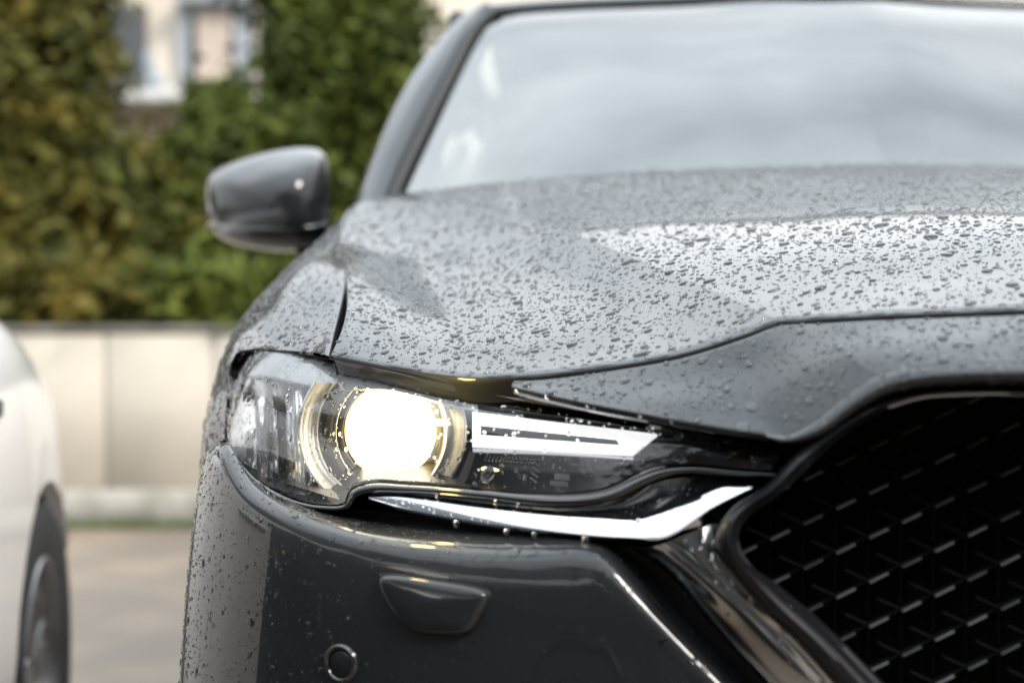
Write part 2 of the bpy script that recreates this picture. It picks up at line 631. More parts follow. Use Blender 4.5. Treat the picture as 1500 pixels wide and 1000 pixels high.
def tree(name, label, cat, base, blobs, nclump, per, leaf, mat, seed, group=None):
    t = empty(name, base)
    tag(t, label, cat, group)
    zt = max(b[2] for b in blobs)
    mb = MB()
    pts = [(0, 0, 0), (.02, .03, zt * .35), (-.03, 0, zt * .7), (0, .02, zt)]
    mb.tube(pts, [.09, .075, .05, .015], 9)
    for b in blobs:
        st = np.array([0, 0, min(b[2] * .6, zt * .75)])
        en = np.array(b[:3])
        if np.linalg.norm(en - st) > .12:
            mb.tube([st, (st + en) / 2 + (0, 0, -.03), en], [.035, .025, .008], 6)
    mb.build('trunk', BARK, t)
    V = foliage(blobs, nclump, per, leaf, seed)
    me = bpy.data.meshes.new('crown')
    n = len(V) // 4
    me.from_pydata(V, [], np.arange(4 * n).reshape(n, 4))
    me.materials.append(mat)
    o = bpy.data.objects.new('crown', me); COL.objects.link(o); o.parent = t
    return t

def bgx(px, D):
    return XC + (px - CX) / FPX * D

def vegetation():
    z0 = .82
    D = 7.7
    # left: tall olive shrub that fills the left edge; its crown thins where the house shows
    def rel(px, py, d, bx):
        p = P(px, py, d)
        return (p[0] - bx, p[1] - D, p[2] - z0)
    bx = bgx(40, D)
    bl = []
    for px, py, dd, rx, rz in [(20, 60, .2, .38, .42), (60, 130, 0, .30, .35), (30, 220, .1, .48, .42), (-60, 120, .2, .5, .6), (88, 60, .25, .10, .3),
                               (20, 442, -.75, .35, .14), (10, 340, -.1, .55, .42), (-90, 330, 0, .5, .6), (60, 10, .3, .33, .35), (-40, -60, .3, .5, .5), (70, -80, .3, .4, .4)]:
        q = rel(px, py, D + dd, bx)
        bl.append((*q, rx, .36, rz))
    tree('yew_shrub', 'tall olive green yew shrub at the far left above the wall', 'shrub', (bx, D, z0), bl, 1150, 16, .056, OLIVE, 3)
    bx = bgx(180, D)
    bl = []
    for px, py, dd, rx, rz in [(105, 300, 0, .40, .30), (180, 285, 0, .36, .18), (200, 350, -.2, .5, .36), (140, 420, -.3, .5, .28), (260, 420, -.3, .45, .28),
                               (250, 300, 0, .32, .26), (60, 420, -.3, .4, .25), (110, 440, -.75, .32, .12), (200, 443, -.75, .3, .10), (150, 438, -.7, .25, .13)]:
        q = rel(px, py, D + dd, bx)
        bl.append((*q, rx, .36, rz))
    tree('yew_shrub', 'low yellowish olive yew shrub below the grey balcony', 'shrub', (bx, D, z0), bl, 1150, 16, .056, OLIVE, 5)
    bx = bgx(340, D)
    bl = []
    for px, py, dd, rx, rz in [(335, 262, 0, .20, .22), (300, 330, -.1, .34, .3), (370, 350, -.2, .36, .34), (340, 430, -.3, .45, .26), (400, 280, .1, .34, .4), (318, 165, .1, .06, .16), (290, 442, -.75, .28, .10), (360, 440, -.75, .3, .11)]:
        q = rel(px, py, D + dd, bx)
        bl.append((*q, rx, .34, rz))
    tree('conifer_shrub', 'bushy green conifer behind the black door mirror', 'shrub', (bx, D, z0), bl, 950, 16, .054, GREEN, 7)
    bx = bgx(500, D + .6)
    D2 = D + .6
    bl = []
    for px, py, dd, rx, rz in [(480, 330, .4, .6, .5), (470, 165, .5, .34, .5), (520, 200, .5, .4, .5), (570, 130, .6, .26, .45), (455, 60, .7, .22, .4), (500, 70, .7, .32, .45), (560, 60, .7, .2, .35),
                               (560, 330, .5, .6, .5), (470, -40, .8, .4, .4), (700, 300, .8, .5, .6), (620, 250, .8, .45, .5)]:
        p = P(px, py, D + dd)
        bl.append((p[0] - bx, p[1] - D2, p[2] - z0, rx, .36, rz))
    tree('conifer_tree', 'tall bright green conifer between the door mirror and the windscreen pillar', 'tree', (bx, D2, z0), bl, 1800, 16, .056, GREEN, 9)
    for i, (xx, lab) in enumerate([(1.6, 'green conifer hidden beyond the dark car roof'), (4.2, 'far right conifer standing beyond the dark car')]):
        bl = [(rng.uniform(-.5, .5), rng.uniform(-.3, .3), rng.uniform(.3, 1.6), .55, .5, .5) for _ in range(8)]
        tree('conifer_tree', lab, 'tree', (xx, 8.4, z0), bl, 700, 14, .05, GREEN, 20 + i)
    for i, (xx, lab) in enumerate([(-6.0, 'olive yew outside the picture on the far left'), (-8.2, 'second olive yew outside the picture on the far left')]):
        bl = [(rng.uniform(-.7, .7), rng.uniform(-.3, .3), rng.uniform(.2, 1.9), .6, .5, .5) for _ in range(9)]
        tree('yew_shrub', lab, 'shrub', (xx, 7.8, z0), bl, 700, 14, .05, OLIVE, 30 + i)
vegetation()

def house():
    D = 20.0
    s = D / FPX
    X = lambda px: XC + (px - CX) * s
    Z = lambda py: ZC - (py - CY) * s
    h = empty('house', (0, D, 0))
    tag(h, 'cream rendered house with grey framed windows behind the hedge', 'house')
    ren = pm('cream_render', (.64, .58, .50), .9, noise=(.8, (.58, .52, .44), .4, .7))
    grey = pm('grey_shutter_paint', (.09, .095, .105), .6)
    frame = pm('grey_window_frame', (.28, .30, .33), .5)
    dark = pm('dark_window_glass', (.02, .022, .025), .08, coat=.5)
    cur = pm('beige_curtain', (.42, .35, .30), .9)
    slab = pm('grey_slab', (.50, .49, .49), .8)
    red = pm('roof_tiles', (.32, .12, .08), .8)
    white = pm('white_render', (.80, .76, .72), .9)
    def bx(name, px0, py0, px1, py1, y0, y1, mat, par=h, bev=.0):
        x0, x1, z1, z0 = X(px0), X(px1), Z(py0), Z(py1)
        return MB().box(((x0 + x1) / 2, (y0 + y1) / 2, (z0 + z1) / 2), (x1 - x0, y1 - y0, z1 - z0), bev=bev).build(name, mat, par, smooth=False)
    MB().box((-2.6, 2.6, 3.2), (8.6, 5, 6.4)).build('wall', ren, h, smooth=False)
    # recessed storey with window, balcony slab and shutter
    bx('balcony', 128, 146, 396, 162, -.9, .1, slab, bev=.02)
    bx('balcony', 128, -190, 396, -172, -.9, .1, slab, bev=.02)
    sh = bx('shutter', 152, 8, 216, 141, -.06, 0, grey)
    for k in range(14):
        py = 14 + k * 9
        bx('slat', 157, py, 211, py + 6, -.085, -.06, grey, sh)
    wf = bx('window', 262, 0, 372, 146, -.05, 0, frame)
    bx('pane', 278, 12, 364, 140, -.056, -.05, dark, wf)
    bx('curtain', 290, 18, 340, 140, -.075, -.06, cur, wf)
    bx('frame_bar', 346, 30, 366, 146, -.14, -.08, frame, wf)
    bx('lintel', 262, -6, 400, 8, -.25, 0, frame)
    pl = MB()
    pl.box((X(240), -.5, Z(128)), (.16, .2, .30), bev=.02).box((X(232), -.5, Z(100)), (.10, .12, .24), bev=.02)
    pl.build('chair', pm('blue_grey_chair', (.25, .28, .31), .6), h)
    for k in range(7):
        px = 140 + k * 38
        bx('window', px, 240, px + 26, 330, -.05, 0, frame)
    MB().box((-2.6, 2.6, 6.5), (8.9, 5.3, .2)).build('roof', slab, h, smooth=False)
    # second, whiter house further right
    g = empty('white_house', (0, 24, 0))
    tag(g, 'white rendered house behind the pillar of the dark car', 'house')
    k = 24 / FPX
    MB().box((XC + (640 - CX) * k + 3.4, 2.5, 3.2), (7.4, 5, 6.4)).build('wall', white, g, smooth=False)
    MB().box((XC + (618 - CX) * k, -.03, ZC - (45 - CY) * k), (.26, .06, .62)).build('shutter', frame, g, smooth=False)
    MB().box((XC + (690 - CX) * k, -.04, ZC - (-40 - CY) * k), (.9, .08, 1.0)).build('window', dark, g, smooth=False)
    MB().box((XC + (640 - CX) * k + 3.4, 2.5, 6.5), (7.6, 5.2, .2)).build('roof', slab, g, smooth=False)
    MB().box((XC + (560 - CX) * k - .2, .5, 5.4), (.9, .8, .9)).build('chimney', red, g, smooth=False)
house()

# ================================================================== OTHER VEHICLES
def cut_grid(g, cx, cz, r, xmin=0.0):
    """Faces of a grid outside the wheel arches; the rim of each hole is moved on to the circle (in place)."""
    nv, nu = g.shape[:2]
    ins = np.zeros((nv - 1, nu - 1), bool)
    ctr = (g[:-1, :-1] + g[1:, 1:]) / 2
    dd = np.full((nv, nu), 9.0)
    for q in cx:
        ins |= (np.hypot(ctr[..., 1] - q, ctr[..., 2] - cz) < r) & (np.abs(ctr[..., 0]) > xmin)
    touch_in = np.zeros((nv, nu), bool); touch_out = np.zeros((nv, nu), bool)
    for a_ in (0, 1):
        for b_ in (0, 1):
            touch_in[a_:nv - 1 + a_, b_:nu - 1 + b_] |= ins
            touch_out[a_:nv - 1 + a_, b_:nu - 1 + b_] |= ~ins
    for j, i in zip(*np.nonzero(touch_in & touch_out)):
        q = min(cx, key=lambda c: abs(g[j, i, 1] - c))
        v = g[j, i, 1:] - np.array([q, cz]); L = np.hypot(*v)
        if L > 1e-6 and abs(L - r) < .06:
            g[j, i, 1:] = np.array([q, cz]) + v / L * r
    fs = []
    for j, i in zip(*np.nonzero(~ins)):
        fs.append((j * nu + i, (j + 1) * nu + i, (j + 1) * nu + i + 1, j * nu + i + 1))
    return fs

def wheel(parent, c, r, w, side, spokes=5, name='wheel'):
    """A wheel whose outer face looks along side (+1 or -1 in x)."""
    wh = empty(name, c, parent)
    ty = MB()
    ri = r * .66
    ty.lathe([(ri, -w / 2 * .9), (r * .9, -w / 2), (r * .975, -w / 2 * .86), (r, -w / 2 * .6), (r, w / 2 * .6), (r * .975, w / 2 * .86), (r * .9, w / 2), (ri, w / 2 * .9), (ri, -w / 2 * .9)], 56, (0, 0, 0))
    ty.build('tyre', M['tyre'], wh, angle=40)
    rm = MB()
    f = side * w / 2
    rm.lathe([(ri, -f * .9), (ri * .96, -f * .8), (ri * .93, f * .4), (ri * .96, f * .86), (ri * 1.0, f * .95), (ri * 1.02, f * .9)], 48, (0, 0, 0))
    rm.lathe([(.0001, f * .72), (r * .12, f * .70), (r * .14, f * .5), (r * .14, -f * .2)], 20, (0, 0, 0))
    for k in range(spokes):
        for dd in (-.13, .13):
            a = 2 * math.pi * k / spokes + dd
            ca, sa = math.cos(a), math.sin(a)
            R = np.array([[1, 0, 0], [0, ca, -sa], [0, sa, ca]])
            mid = (r * .12 + ri * .95) / 2
            rm.box(R @ np.array([f * .62, 0, mid]), (abs(f) * .26, r * .075, ri * .95 - r * .1), rot=R, bev=.006)
    rm.build('rim', M['alloy'], wh, angle=40)
    br = MB()
    br.lathe([(.001, -f * .1), (ri * .8, -f * .1), (ri * .8, -f * .25)], 30, (0, 0, 0))
    br.build('brake_disc', M['liner'], wh)
    return wh

NAVY = pm('black_car_paint', (.012, .013, .015), .3, coat=1)
def simple_car(name, label, loc, rz, paint, two_tone=False):
    """A hatchback, nose towards +y in its own frame."""
    r = empty(name, loc)
    r.rotation_euler = (0, 0, rz)
    tag(r, label, 'car')
    # half sections (x, z) from sill to centre top at stations along the length
    st = {
        2.12: [(.30, .34), (.42, .38), (.50, .50), (.50, .58), (.46, .64), (.40, .66), (.22, .67), (0, .67)],
        2.02: [(.56, .26), (.66, .34), (.70, .48), (.69, .60), (.64, .69), (.56, .73), (.30, .745), (0, .75)],
        1.85: [(.70, .24), (.78, .34), (.80, .48), (.79, .62), (.755, .76), (.67, .82), (.36, .81), (0, .815)],
        1.55: [(.78, .23), (.85, .34), (.868, .48), (.862, .62), (.828, .80), (.73, .89), (.40, .92), (0, .93)],
        1.20: [(.80, .23), (.865, .34), (.875, .50), (.87, .68), (.84, .88), (.77, .95), (.42, .98), (0, .99)],
        0.70: [(.80, .23), (.868, .34), (.878, .50), (.876, .70), (.85, .88), (.79, .955), (.44, .985), (0, 1.0)],
        0.0: [(.80, .23), (.87, .34), (.885, .50), (.89, .72), (.865, .90), (.80, .985), (.5, .985), (0, .985)],
        -1.0: [(.80, .23), (.87, .34), (.885, .50), (.89, .72), (.87, .91), (.80, 1.0), (.5, 1.0), (0, 1.0)],
        -1.7: [(.79, .24), (.86, .36), (.88, .52), (.88, .74), (.85, .93), (.78, 1.02), (.5, 1.02), (0, 1.02)],
        -2.05: [(.66, .30), (.76, .42), (.79, .56), (.79, .78), (.77, .94), (.70, 1.02), (.4, 1.03), (0, 1.03)],
        -2.18: [(.40, .40), (.52, .48), (.56, .60), (.56, .78), (.52, .88), (.44, .92), (.3, .93), (0, .93)],
    }
    ys = sorted(st)
    cols = [spline([(x, z) for x, z in st[y]], 48) for y in ys]
    rows = []
    for j in range(48):
        rows.append(spline([(c[j][0], y, c[j][1]) for y, c in zip(ys, cols)], 150))
    g = np.swapaxes(np.array(rows), 0, 1)              # [station, section point]
    AX, AR = (1.28, -1.30), .335
    g = np.ascontiguousarray(g)
    mb = MB()
    F = cut_grid(g, AX, .31, AR, .5)
    cy_ = [(g.reshape(-1, 3)[list(f)]).mean(0) for f in F]
    mb.add(g.reshape(-1, 3), [f for f, c in zip(F, cy_) if not (two_tone and c[1] < -.12 and c[2] < .93)])
    if two_tone:
        dk = MB().add(g.reshape(-1, 3), [f for f, c in zip(F, cy_) if c[1] < -.12 and c[2] < .93])
        dk.build('side_panel', NAVY, r); dk.mirrored().build('side_panel', NAVY, r)
    mb.plus_mirror()
    mb.build('body', paint, r)
    gl = []
    for y, top in ((.72, [(.76, .955), (.74, .97), (.40, .995), (0, 1.0)]), (.25, [(.79, .97), (.70, 1.15), (.40, 1.19), (0, 1.2)]),
                   (-.25, [(.80, .985), (.62, 1.36), (.38, 1.43), (0, 1.44)]), (-.9, [(.80, .99), (.62, 1.40), (.38, 1.475), (0, 1.49)]),
                   (-1.6, [(.78, 1.01), (.60, 1.36), (.36, 1.43), (0, 1.44)]), (-2.08, [(.70, 1.01), (.56, 1.12), (.34, 1.16), (0, 1.17)])):
        gl.append(spline([(x, y, z) for x, z in top], 26))
    gg = np.array(gl)
    gg = np.swapaxes(np.array([spline(gg[:, k], 60) for k in range(26)]), 0, 1)
    MB().grid(gg).plus_mirror().build('cabin_glass', M['black_gloss'], r)
    rf = gg[22:48, 13:] + np.array([0, 0, .006])
    MB().grid(rf).plus_mirror().build('roof', paint, r)
    for a in AX:
        for sx_ in (-1, 1):
            wl = MB()
            th = np.linspace(-.4, math.pi + .4, 30)
            arc = np.array([[[sx_ * x_, a + (AR + .004) * math.cos(t), .31 + (AR + .004) * math.sin(t)] for t in th] for x_ in (.45, .84)])
            wl.grid(arc)
            wl.box((sx_ * .46, a, .4), (.02, .8, .8))
            wl.build('wheel_arch', M['liner'], r)
    MB().box((0, 0, .30), (1.5, 3.6, .2)).build('underbody', M['liner'], r)
    for a in AX:
        for sx_ in (-1, 1):
            wheel(r, (sx_ * .772, a, .308), .308, .205, sx_)
    for sx_ in (-1, 1):
        lm = MB().box((sx_ * .66, 1.93, .68), (.20, .16, .10), bev=.03)
        lm.build('headlight', M['silver'], r)
        mm = MB().lathe([(.001, -.115)] + [(math.cos(t), math.sin(t) * .115) for t in np.linspace(-1.35, 1.35, 14)] + [(.001, .115)], 24, (0, 0, 0), 'y')
        mm.v = [(x * .040 + sx_ * .885, y + .25, z * .075 + 1.03) for x, y, z in mm.v]
        mm.tube([(sx_ * .80, .33, .985), (sx_ * .875, .30, 1.01)], .022)
        mm.build('door_mirror', paint, r)
        # side indicator set into the front wing
        MB().box((sx_ * .868, .84, .80), (.012, .07, .028), bev=.005).build('side_indicator', M['bezel_grey'], r)
        MB().box((sx_ * .888, -.02, .82), (.03, .17, .026), bev=.012).build('handle', paint, r)
        MB().box((sx_ * .62, -2.05, .88), (.22, .12, .14), bev=.03).build('tail_light', pm('red_lamp', (.3, .01, .01), .2), r)
    return r

WHITE = pm('white_car_paint', (.90, .87, .86), .35, coat=1)
# white car parked alongside; its far wheel sits at pixel (55, 980)
a = math.radians(9)
wc = P(65, 0, 2.62)
# own-frame wheel centre (+.80, 1.28) must land at (wc.x, 2.62)
ca, sa = math.cos(a), math.sin(a)
simple_car('white_car', 'white car parked alongside on the left with its front wheel showing',
           (wc[0] - (.868 * ca - 1.28 * sa), 2.62 - (.868 * sa + 1.28 * ca), 0), a, WHITE, True)
# dark car across the lane behind the camera: the bumper mirrors it
simple_car('black_car', 'black car parked across the lane behind the camera, mirrored in the bumper', (-.92, -5.75, 0), math.radians(90), NAVY)

def opposite():
    """What stands behind the photographer: the wet bodywork mirrors it."""
    b = empty('office_block', (0, -16, 0))
    tag(b, 'dark brick office block behind the photographer mirrored in the bumper', 'building')
    br = pm('dark_brick', (.09, .07, .06), .85, noise=(3, (.06, .05, .045), .4, .7))
    gl = pm('office_window', (.02, .025, .03), .1, coat=1)
    MB().box((2, -4, 5.5), (40, 8, 11)).build('wall', br, b, smooth=False)
    w0 = None
    for r_ in range(4):
        for k in range(12):
            if w0 is None:
                w0 = MB().box((0, .02, 0), (1.5, .06, 1.5)).build('window', gl, b, smooth=False); o = w0
            else:
                o = w0.copy(); COL.objects.link(o); o.parent = b
            o.location = (-13 + k * 2.7, 0, 1.7 + r_ * 2.8)
    for i, (xx, yy) in enumerate([(-9, -9), (-4.5, -10.5), (6, -10), (11, -8.5)]):
        bl = [(rng.uniform(-1.2, 1.2), rng.uniform(-1, 1), rng.uniform(2.0, 4.2), 1.2, 1.1, .9) for _ in range(8)]
        tree('street_tree', ['leafy street tree behind the photographer on the left', 'second street tree behind the photographer', 'street tree behind the photographer right of the lane', 'far right street tree behind the photographer'][i],
             'tree', (xx, yy, 0), bl, 500, 12, .12, GREEN, 60 + i)
opposite()

# ================================================================== THE DARK CAR
car = empty('dark_car', (0, 1.05, 0))
tag(car, 'dark grey SUV wet with rain, its headlight switched on', 'car')
ROOT = car
CARO = np.array([0, 1.05, 0])
_pb = MB.build
def cb(mb, name, mats, parent=None, **k):
    """Build in world coordinates under the car (or under a part of it)."""
    o = _pb(mb, name, mats, parent if parent is not None else car, **k)
    off = Vector((0, -1.05, 0)) if parent is None else Vector((0, 0, 0))
    o.location = Vector(o.location) + off
    return o
def cboth(name, mb, mats, parent=None, **k):
    return cb(mb, name, mats, parent, **k), cb(mb.mirrored(), name, mats, parent, **k)

DROPS = []       # (grid, density) surfaces that carry raindrops

# ---- bonnet
shut = PP([(486, 519, 1.365), (500, 487, 1.42), (509, 452, 1.51), (510, 420, 1.63), (505, 388, 1.79), (496, 352, 2.02), (516, 303, 2.38)])
crease = PP([(1140, 469, 1.17), (1060, 432, 1.27), (1000, 407, 1.36), (900, 366, 1.56), (825, 337, 1.74), (760, 317, 1.92), (700, 304, 2.07), (640, 296, 2.21), (545, 290, 2.42)])
f_out = PP([(486, 519, 1.365), (600, 541, 1.285), (700, 552, 1.235), (780, 548, 1.21), (900, 534, 1.19), (1000, 516, 1.178), (1090, 488, 1.171), (1140, 469, 1.17)])
r_out = PP([(516, 303, 2.38), (530, 296, 2.40), (545, 290, 2.42)])
f_in = PP([(1140, 469, 1.17), (1170, 467, 1.162), (1300, 460, 1.137), (1500, 452, 1.115)]).tolist() + [[-.09, 1.103, .952], [0, 1.10, .953]]
r_in = PP([(545, 290, 2.42), (640, 277, 2.40), (760, 264, 2.37), (900, 253.5, 2.335), (1000, 248, 2.315), (1150, 243, 2.297)]).tolist() + [[0, 2.29, 1.168]]
cen = [[0, 1.10, .953], [0, 1.18, .983], [0, 1.32, 1.016], [0, 1.6, 1.066], [0, 1.95, 1.121], [0, 2.29, 1.168]]
g_out = orient(coons(f_out, r_out, shut, crease, 60, 90, bulge=(0, 0, -.016)), (0, -.3, 1))
g_in = orient(coons(f_in, r_in, crease, cen, 80, 90), (0, -.3, 1))
HS = [(.0012, .0006), (.0020, .0022), (.0022, .006), (.0015, .022)]
def side_of(g, target):
    """Which side (t/b/l/r) of a grid lies nearest to a curve."""
    e = {'t': g[0], 'b': g[-1], 'l': g[:, 0], 'r': g[:, -1]}
    t = np.asarray(target)
    return min(e, key=lambda k: np.mean([np.min(np.linalg.norm(t - q, axis=1)) for q in e[k][::6]]))
so, fo = side_of(g_out, spline(shut, 60)), side_of(g_out, spline(f_out, 60))
fi, ri_ = side_of(g_in, spline(f_in, 60)), side_of(g_in, spline(r_in, 60))
bon = MB()
bon.grid(hem(hem(g_out, [so], HS), [fo], HS))
bon.grid(hem(hem(g_in, [fi], HS), [ri_], HS))
bon.plus_mirror()
bonnet = cb(bon, 'bonnet', M['paint'], angle=70)
DROPS += [(g_out, 1.0, 'bonnet'), (g_in, 1.0, 'bonnet')]

# ---- nose panel in front of the bonnet, above headlight and grille
n_top = PP([(752, 559, 1.205), (800, 556, 1.198), (900, 543, 1.182), (1000, 525, 1.17), (1090, 497, 1.163), (1140, 478, 1.162), (1166, 475, 1.158)])
n_bot = PP([(750, 566, 1.20), (860, 590, 1.15), (1000, 616, 1.11), (1100, 632, 1.088), (1148, 636, 1.080), (1190, 618, 1.076), (1240, 578, 1.075), (1284, 549, 1.072)])
n_left = PP([(752, 559, 1.205), (750, 562, 1.204), (750, 566, 1.20)])
n_cr = PP([(1166, 475, 1.158), (1200, 493, 1.135), (1240, 520, 1.10), (1284, 549, 1.072)])
gn1 = orient(coons(n_top, n_bot, n_left, n_cr, 70, 40), (0, -.3, 1))
m_top = PP([(1166, 475, 1.158), (1300, 468, 1.132), (1500, 461, 1.108)]).tolist() + [[-.09, 1.095, .9475], [0, 1.092, .9485]]
m_bot = PP([(1284, 549, 1.072), (1340, 537, 1.062), (1400, 532, 1.054), (1500, 529, 1.044)]).tolist() + [[-.09, 1.036, .9105], [0, 1.034, .911]]
m_c = [[0, 1.092, .9485], [0, 1.065, .936], [0, 1.034, .911]]
gn2 = orient(coons(m_top, m_bot, n_cr, m_c, 60, 40), (0, -.3, 1))
b1, t1 = side_of(gn1, spline(n_bot, 60)), side_of(gn1, spline(n_top, 60))
b2, t2 = side_of(gn2, spline(m_bot, 60)), side_of(gn2, spline(m_top, 60))
nose = MB()
LIP = [(.0045, .002), (.0075, .0055), (.0085, .011), (.0070, .018), (.000, .024), (-.02, .026)]
nose.grid(hem(hem(gn1, [t1], HS), [b1], [(.0006, .0004), (.0010, .0015), (.0008, .004), (-.002, .009), (-.02, .014)]))
nose.grid(hem(hem(gn2, [t2], HS), [b2], [(.0006, .0004), (.0010, .0015), (.0008, .004), (-.002, .009), (-.02, .014)]))
nose.plus_mirror()
cb(nose, 'nose_panel', M['paint'], angle=70)
DROPS += [(gn1, 1.5, 'bonnet'), (gn2, 1.5, 'bonnet')]
# rounded lip over the grille opening
lp_t = PP([(1120, 633, 1.084), (1150, 637, 1.079), (1190, 619, 1.075), (1240, 579, 1.074), (1284, 550, 1.071), (1340, 538, 1.061), (1400, 533, 1.053), (1500, 530, 1.043)]).tolist() + [[-.09, 1.035, .9098], [0, 1.033, .9103]]
lp_b = PP([(1122, 640, 1.088), (1160, 648, 1.084), (1205, 640, 1.078), (1255, 604, 1.074), (1300, 580, 1.069), (1350, 568, 1.061), (1410, 563, 1.053), (1500, 561, 1.044)]).tolist() + [[-.09, 1.036, .896], [0, 1.034, .8965]]
lt, lb = spline(lp_t, 90), spline(lp_b, 90)
bul = np.array([0, -.010, -.001])
lip = np.array([lt, lt * .8 + lb * .2 + bul * .6, lt * .5 + lb * .5 + bul, lt * .18 + lb * .82 + bul * .7, lb, lb + np.array([0, .012, -.002]), lb + np.array([0, .05, -.002])])
lip = np.swapaxes(np.array([spline(lip[:, k], 26) for k in range(90)]), 0, 1)
cb(MB().grid(lip).plus_mirror(), 'nose_lip', M['paint'])
DROPS.append((orient(lip[:16], (0, -1, 0)), 1.6, 'bonnet'))

# ---- front wings (fender), shut line over the shoulder and down the flank
fs_ = {
    1.375: [P(480, 520, 1.375), P(462, 517, 1.40), P(440, 514.5, 1.435), P(415, 513, 1.475), P(390, 511, 1.52), P(365, 509, 1.56), P(348, 511, 1.585)],
}
secs = [
    [(480, 519), (455, 516), (425, 514), (395, 512), (365, 509), (342, 512)],
]
def fsec(D, pts):
    return spline(np.array([(x, D, z) for x, z in pts]), 60)
shl = spline(shut, 200)
def shut_at(D):
    k = np.argmin(np.abs(shl[:, 1] - D))
    return shl[k] - np.array([.0035, 0, .0008])
front_row = spline(np.vstack([[shl[0] - np.array([.0035, 0, .001])], PP([(455, 515.5, 1.42), (425, 513.5, 1.465), (395, 511.5, 1.51), (368, 511, 1.555), (343, 520, 1.585), (335, 555, 1.57), (331, 600, 1.555), (328, 648, 1.56)]), [[-.918, 1.62, .70], [-.928, 1.64, .55], [-.915, 1.66, .36]]]), 60)
rows = [front_row]
for D, pts in ((1.70, [(-.850, .957), (-.887, .925), (-.912, .872), (-.928, .80), (-.932, .68), (-.938, .52), (-.92, .32)]),
               (1.90, [(-.848, 1.008), (-.884, .978), (-.918, .925), (-.942, .84), (-.952, .70), (-.952, .52), (-.93, .30)]),
               (2.15, [(-.846, 1.055), (-.868, 1.036), (-.905, .975), (-.940, .88), (-.955, .72), (-.955, .52), (-.93, .30)]),
               (2.38, [(-.846, 1.098), (-.862, 1.075), (-.900, 1.01), (-.938, .90), (-.953, .72), (-.953, .52), (-.93, .28)]),
               (2.62, [(-.868, 1.10), (-.885, 1.07), (-.912, 1.0), (-.938, .90), (-.950, .72), (-.950, .52), (-.93, .28)])):
    s0 = shut_at(min(D, 2.37))
    if D > 2.4:
        s0 = np.array([-.845, D, 1.128])
    rows.append(spline(np.vstack([[s0], [(x, D, z) for x, z in pts]]), 60))
gf = np.array(rows)
gf = np.swapaxes(np.array([spline(gf[:, k], 90) for k in range(60)]), 0, 1)
AXLE, WR = 2.06, .36
gfh = hem(orient(gf, (-.5, 0, 1)), [side_of(orient(gf, (-.5, 0, 1)), shl)], HS)
cboth('front_wing', MB().add(*(lambda F, G: (G.reshape(-1, 3), F))(cut_grid(gfh, [AXLE], .36, .41), gfh)), M['paint'], angle=70)
DROPS.append((orient(gf[:, :32], (-.5, 0, 1)), .9, 'wing'))

# ---- bumper
crest_px = [(300, 655), (316, 651), (327, 668), (336, 688), (356, 716), (400, 746), (450, 768), (520, 788), (600, 800), (700, 809), (790, 809), (850, 806), (884, 818), (930, 868), (1000, 940), (1065, 1006), (1150, 1092)]
back_px = [(303, 648), (320, 645), (338, 655), (346, 672), (370, 700), (425, 732), (485, 752), (560, 766), (640, 772), (720, 778), (800, 782), (860, 790), (893, 803), (938, 855), (1008, 928), (1072, 994), (1155, 1080)]
crest, cn, back = [], [], []
for (a_, b_), (c_, d_) in zip(crest_px, back_px):
    p, n = bump_pt(a_, b_)
    crest.append(p); cn.append(n)
    if c_ < 870 and c_ > 330:
        back.append(P(c_, d_, max(D_lens(c_, d_) + .004, p[1] + .02)))
    else:
        back.append(p + (np.array([.012, .05, .004]) if c_ > 860 else np.array([.003, .03, .002])))
# close the run along the flank to the wheel arch
pre = [np.array([-.903, 1.82, .80]), np.array([-.900, 1.70, .805])]
crest = np.array(pre + crest); cn = np.array([(-1, 0, 0), (-1, -.05, 0)] + cn)
back = np.array([p + np.array([.03, .0, .004]) for p in pre] + back)
NC = 150
CR, BK = spline(crest, NC), spline(back, NC)
CN = spline(cn, NC); CN /= np.linalg.norm(CN, axis=1, keepdims=True)
# plan curve normal for each column lower down
def plan_shift(p, z):
    """Point on the bumper face below crest point p at height z."""
    d = np.hypot(PL_BUMP[:, 0] - p[0], PL_BUMP[:, 1] - p[1])
    w = np.exp(-(d / .02) ** 2 + (d.min() / .02) ** 2)
    nb = (N_BUMP * w[:, None]).sum(0); nb /= np.linalg.norm(nb)
    n = np.array([nb[0], nb[1], 0])
    return p + n * (bump_off(z) - bump_off(p[2])) + np.array([0, 0, z - p[2]])
colz = []
for p, n, b in zip(CR, CN, BK):
    zt = p[2]
    round_ = .011 if proj(p)[0] < 860 else .0055
    c = [b, b * .5 + (p - n * round_ + np.array([0, 0, .001])) * .5 + np.array([0, 0, .001]), p - n * round_ + np.array([0, 0, .0005]), p - n * round_ * .35 - np.array([0, 0, .003]), p - np.array([0, 0, round_])]
    for q in (.035, .09, .17, .27):
        z = zt - q * (zt - .22) / .5
        c.append(plan_shift(p, z))
    c.append(plan_shift(p, .24))
    colz.append(spline(c, 70))
gb = orient(np.swapaxes(np.array(colz), 0, 1), (0, -1, 0))
bumper = cb(MB().add(*(lambda F, G: (G.reshape(-1, 3), F))(cut_grid(gb, [AXLE], .36, .41), gb)).plus_mirror(), 'front_bumper', M['paint'], angle=70)
DROPS.append((gb, 1.0, 'bumper'))

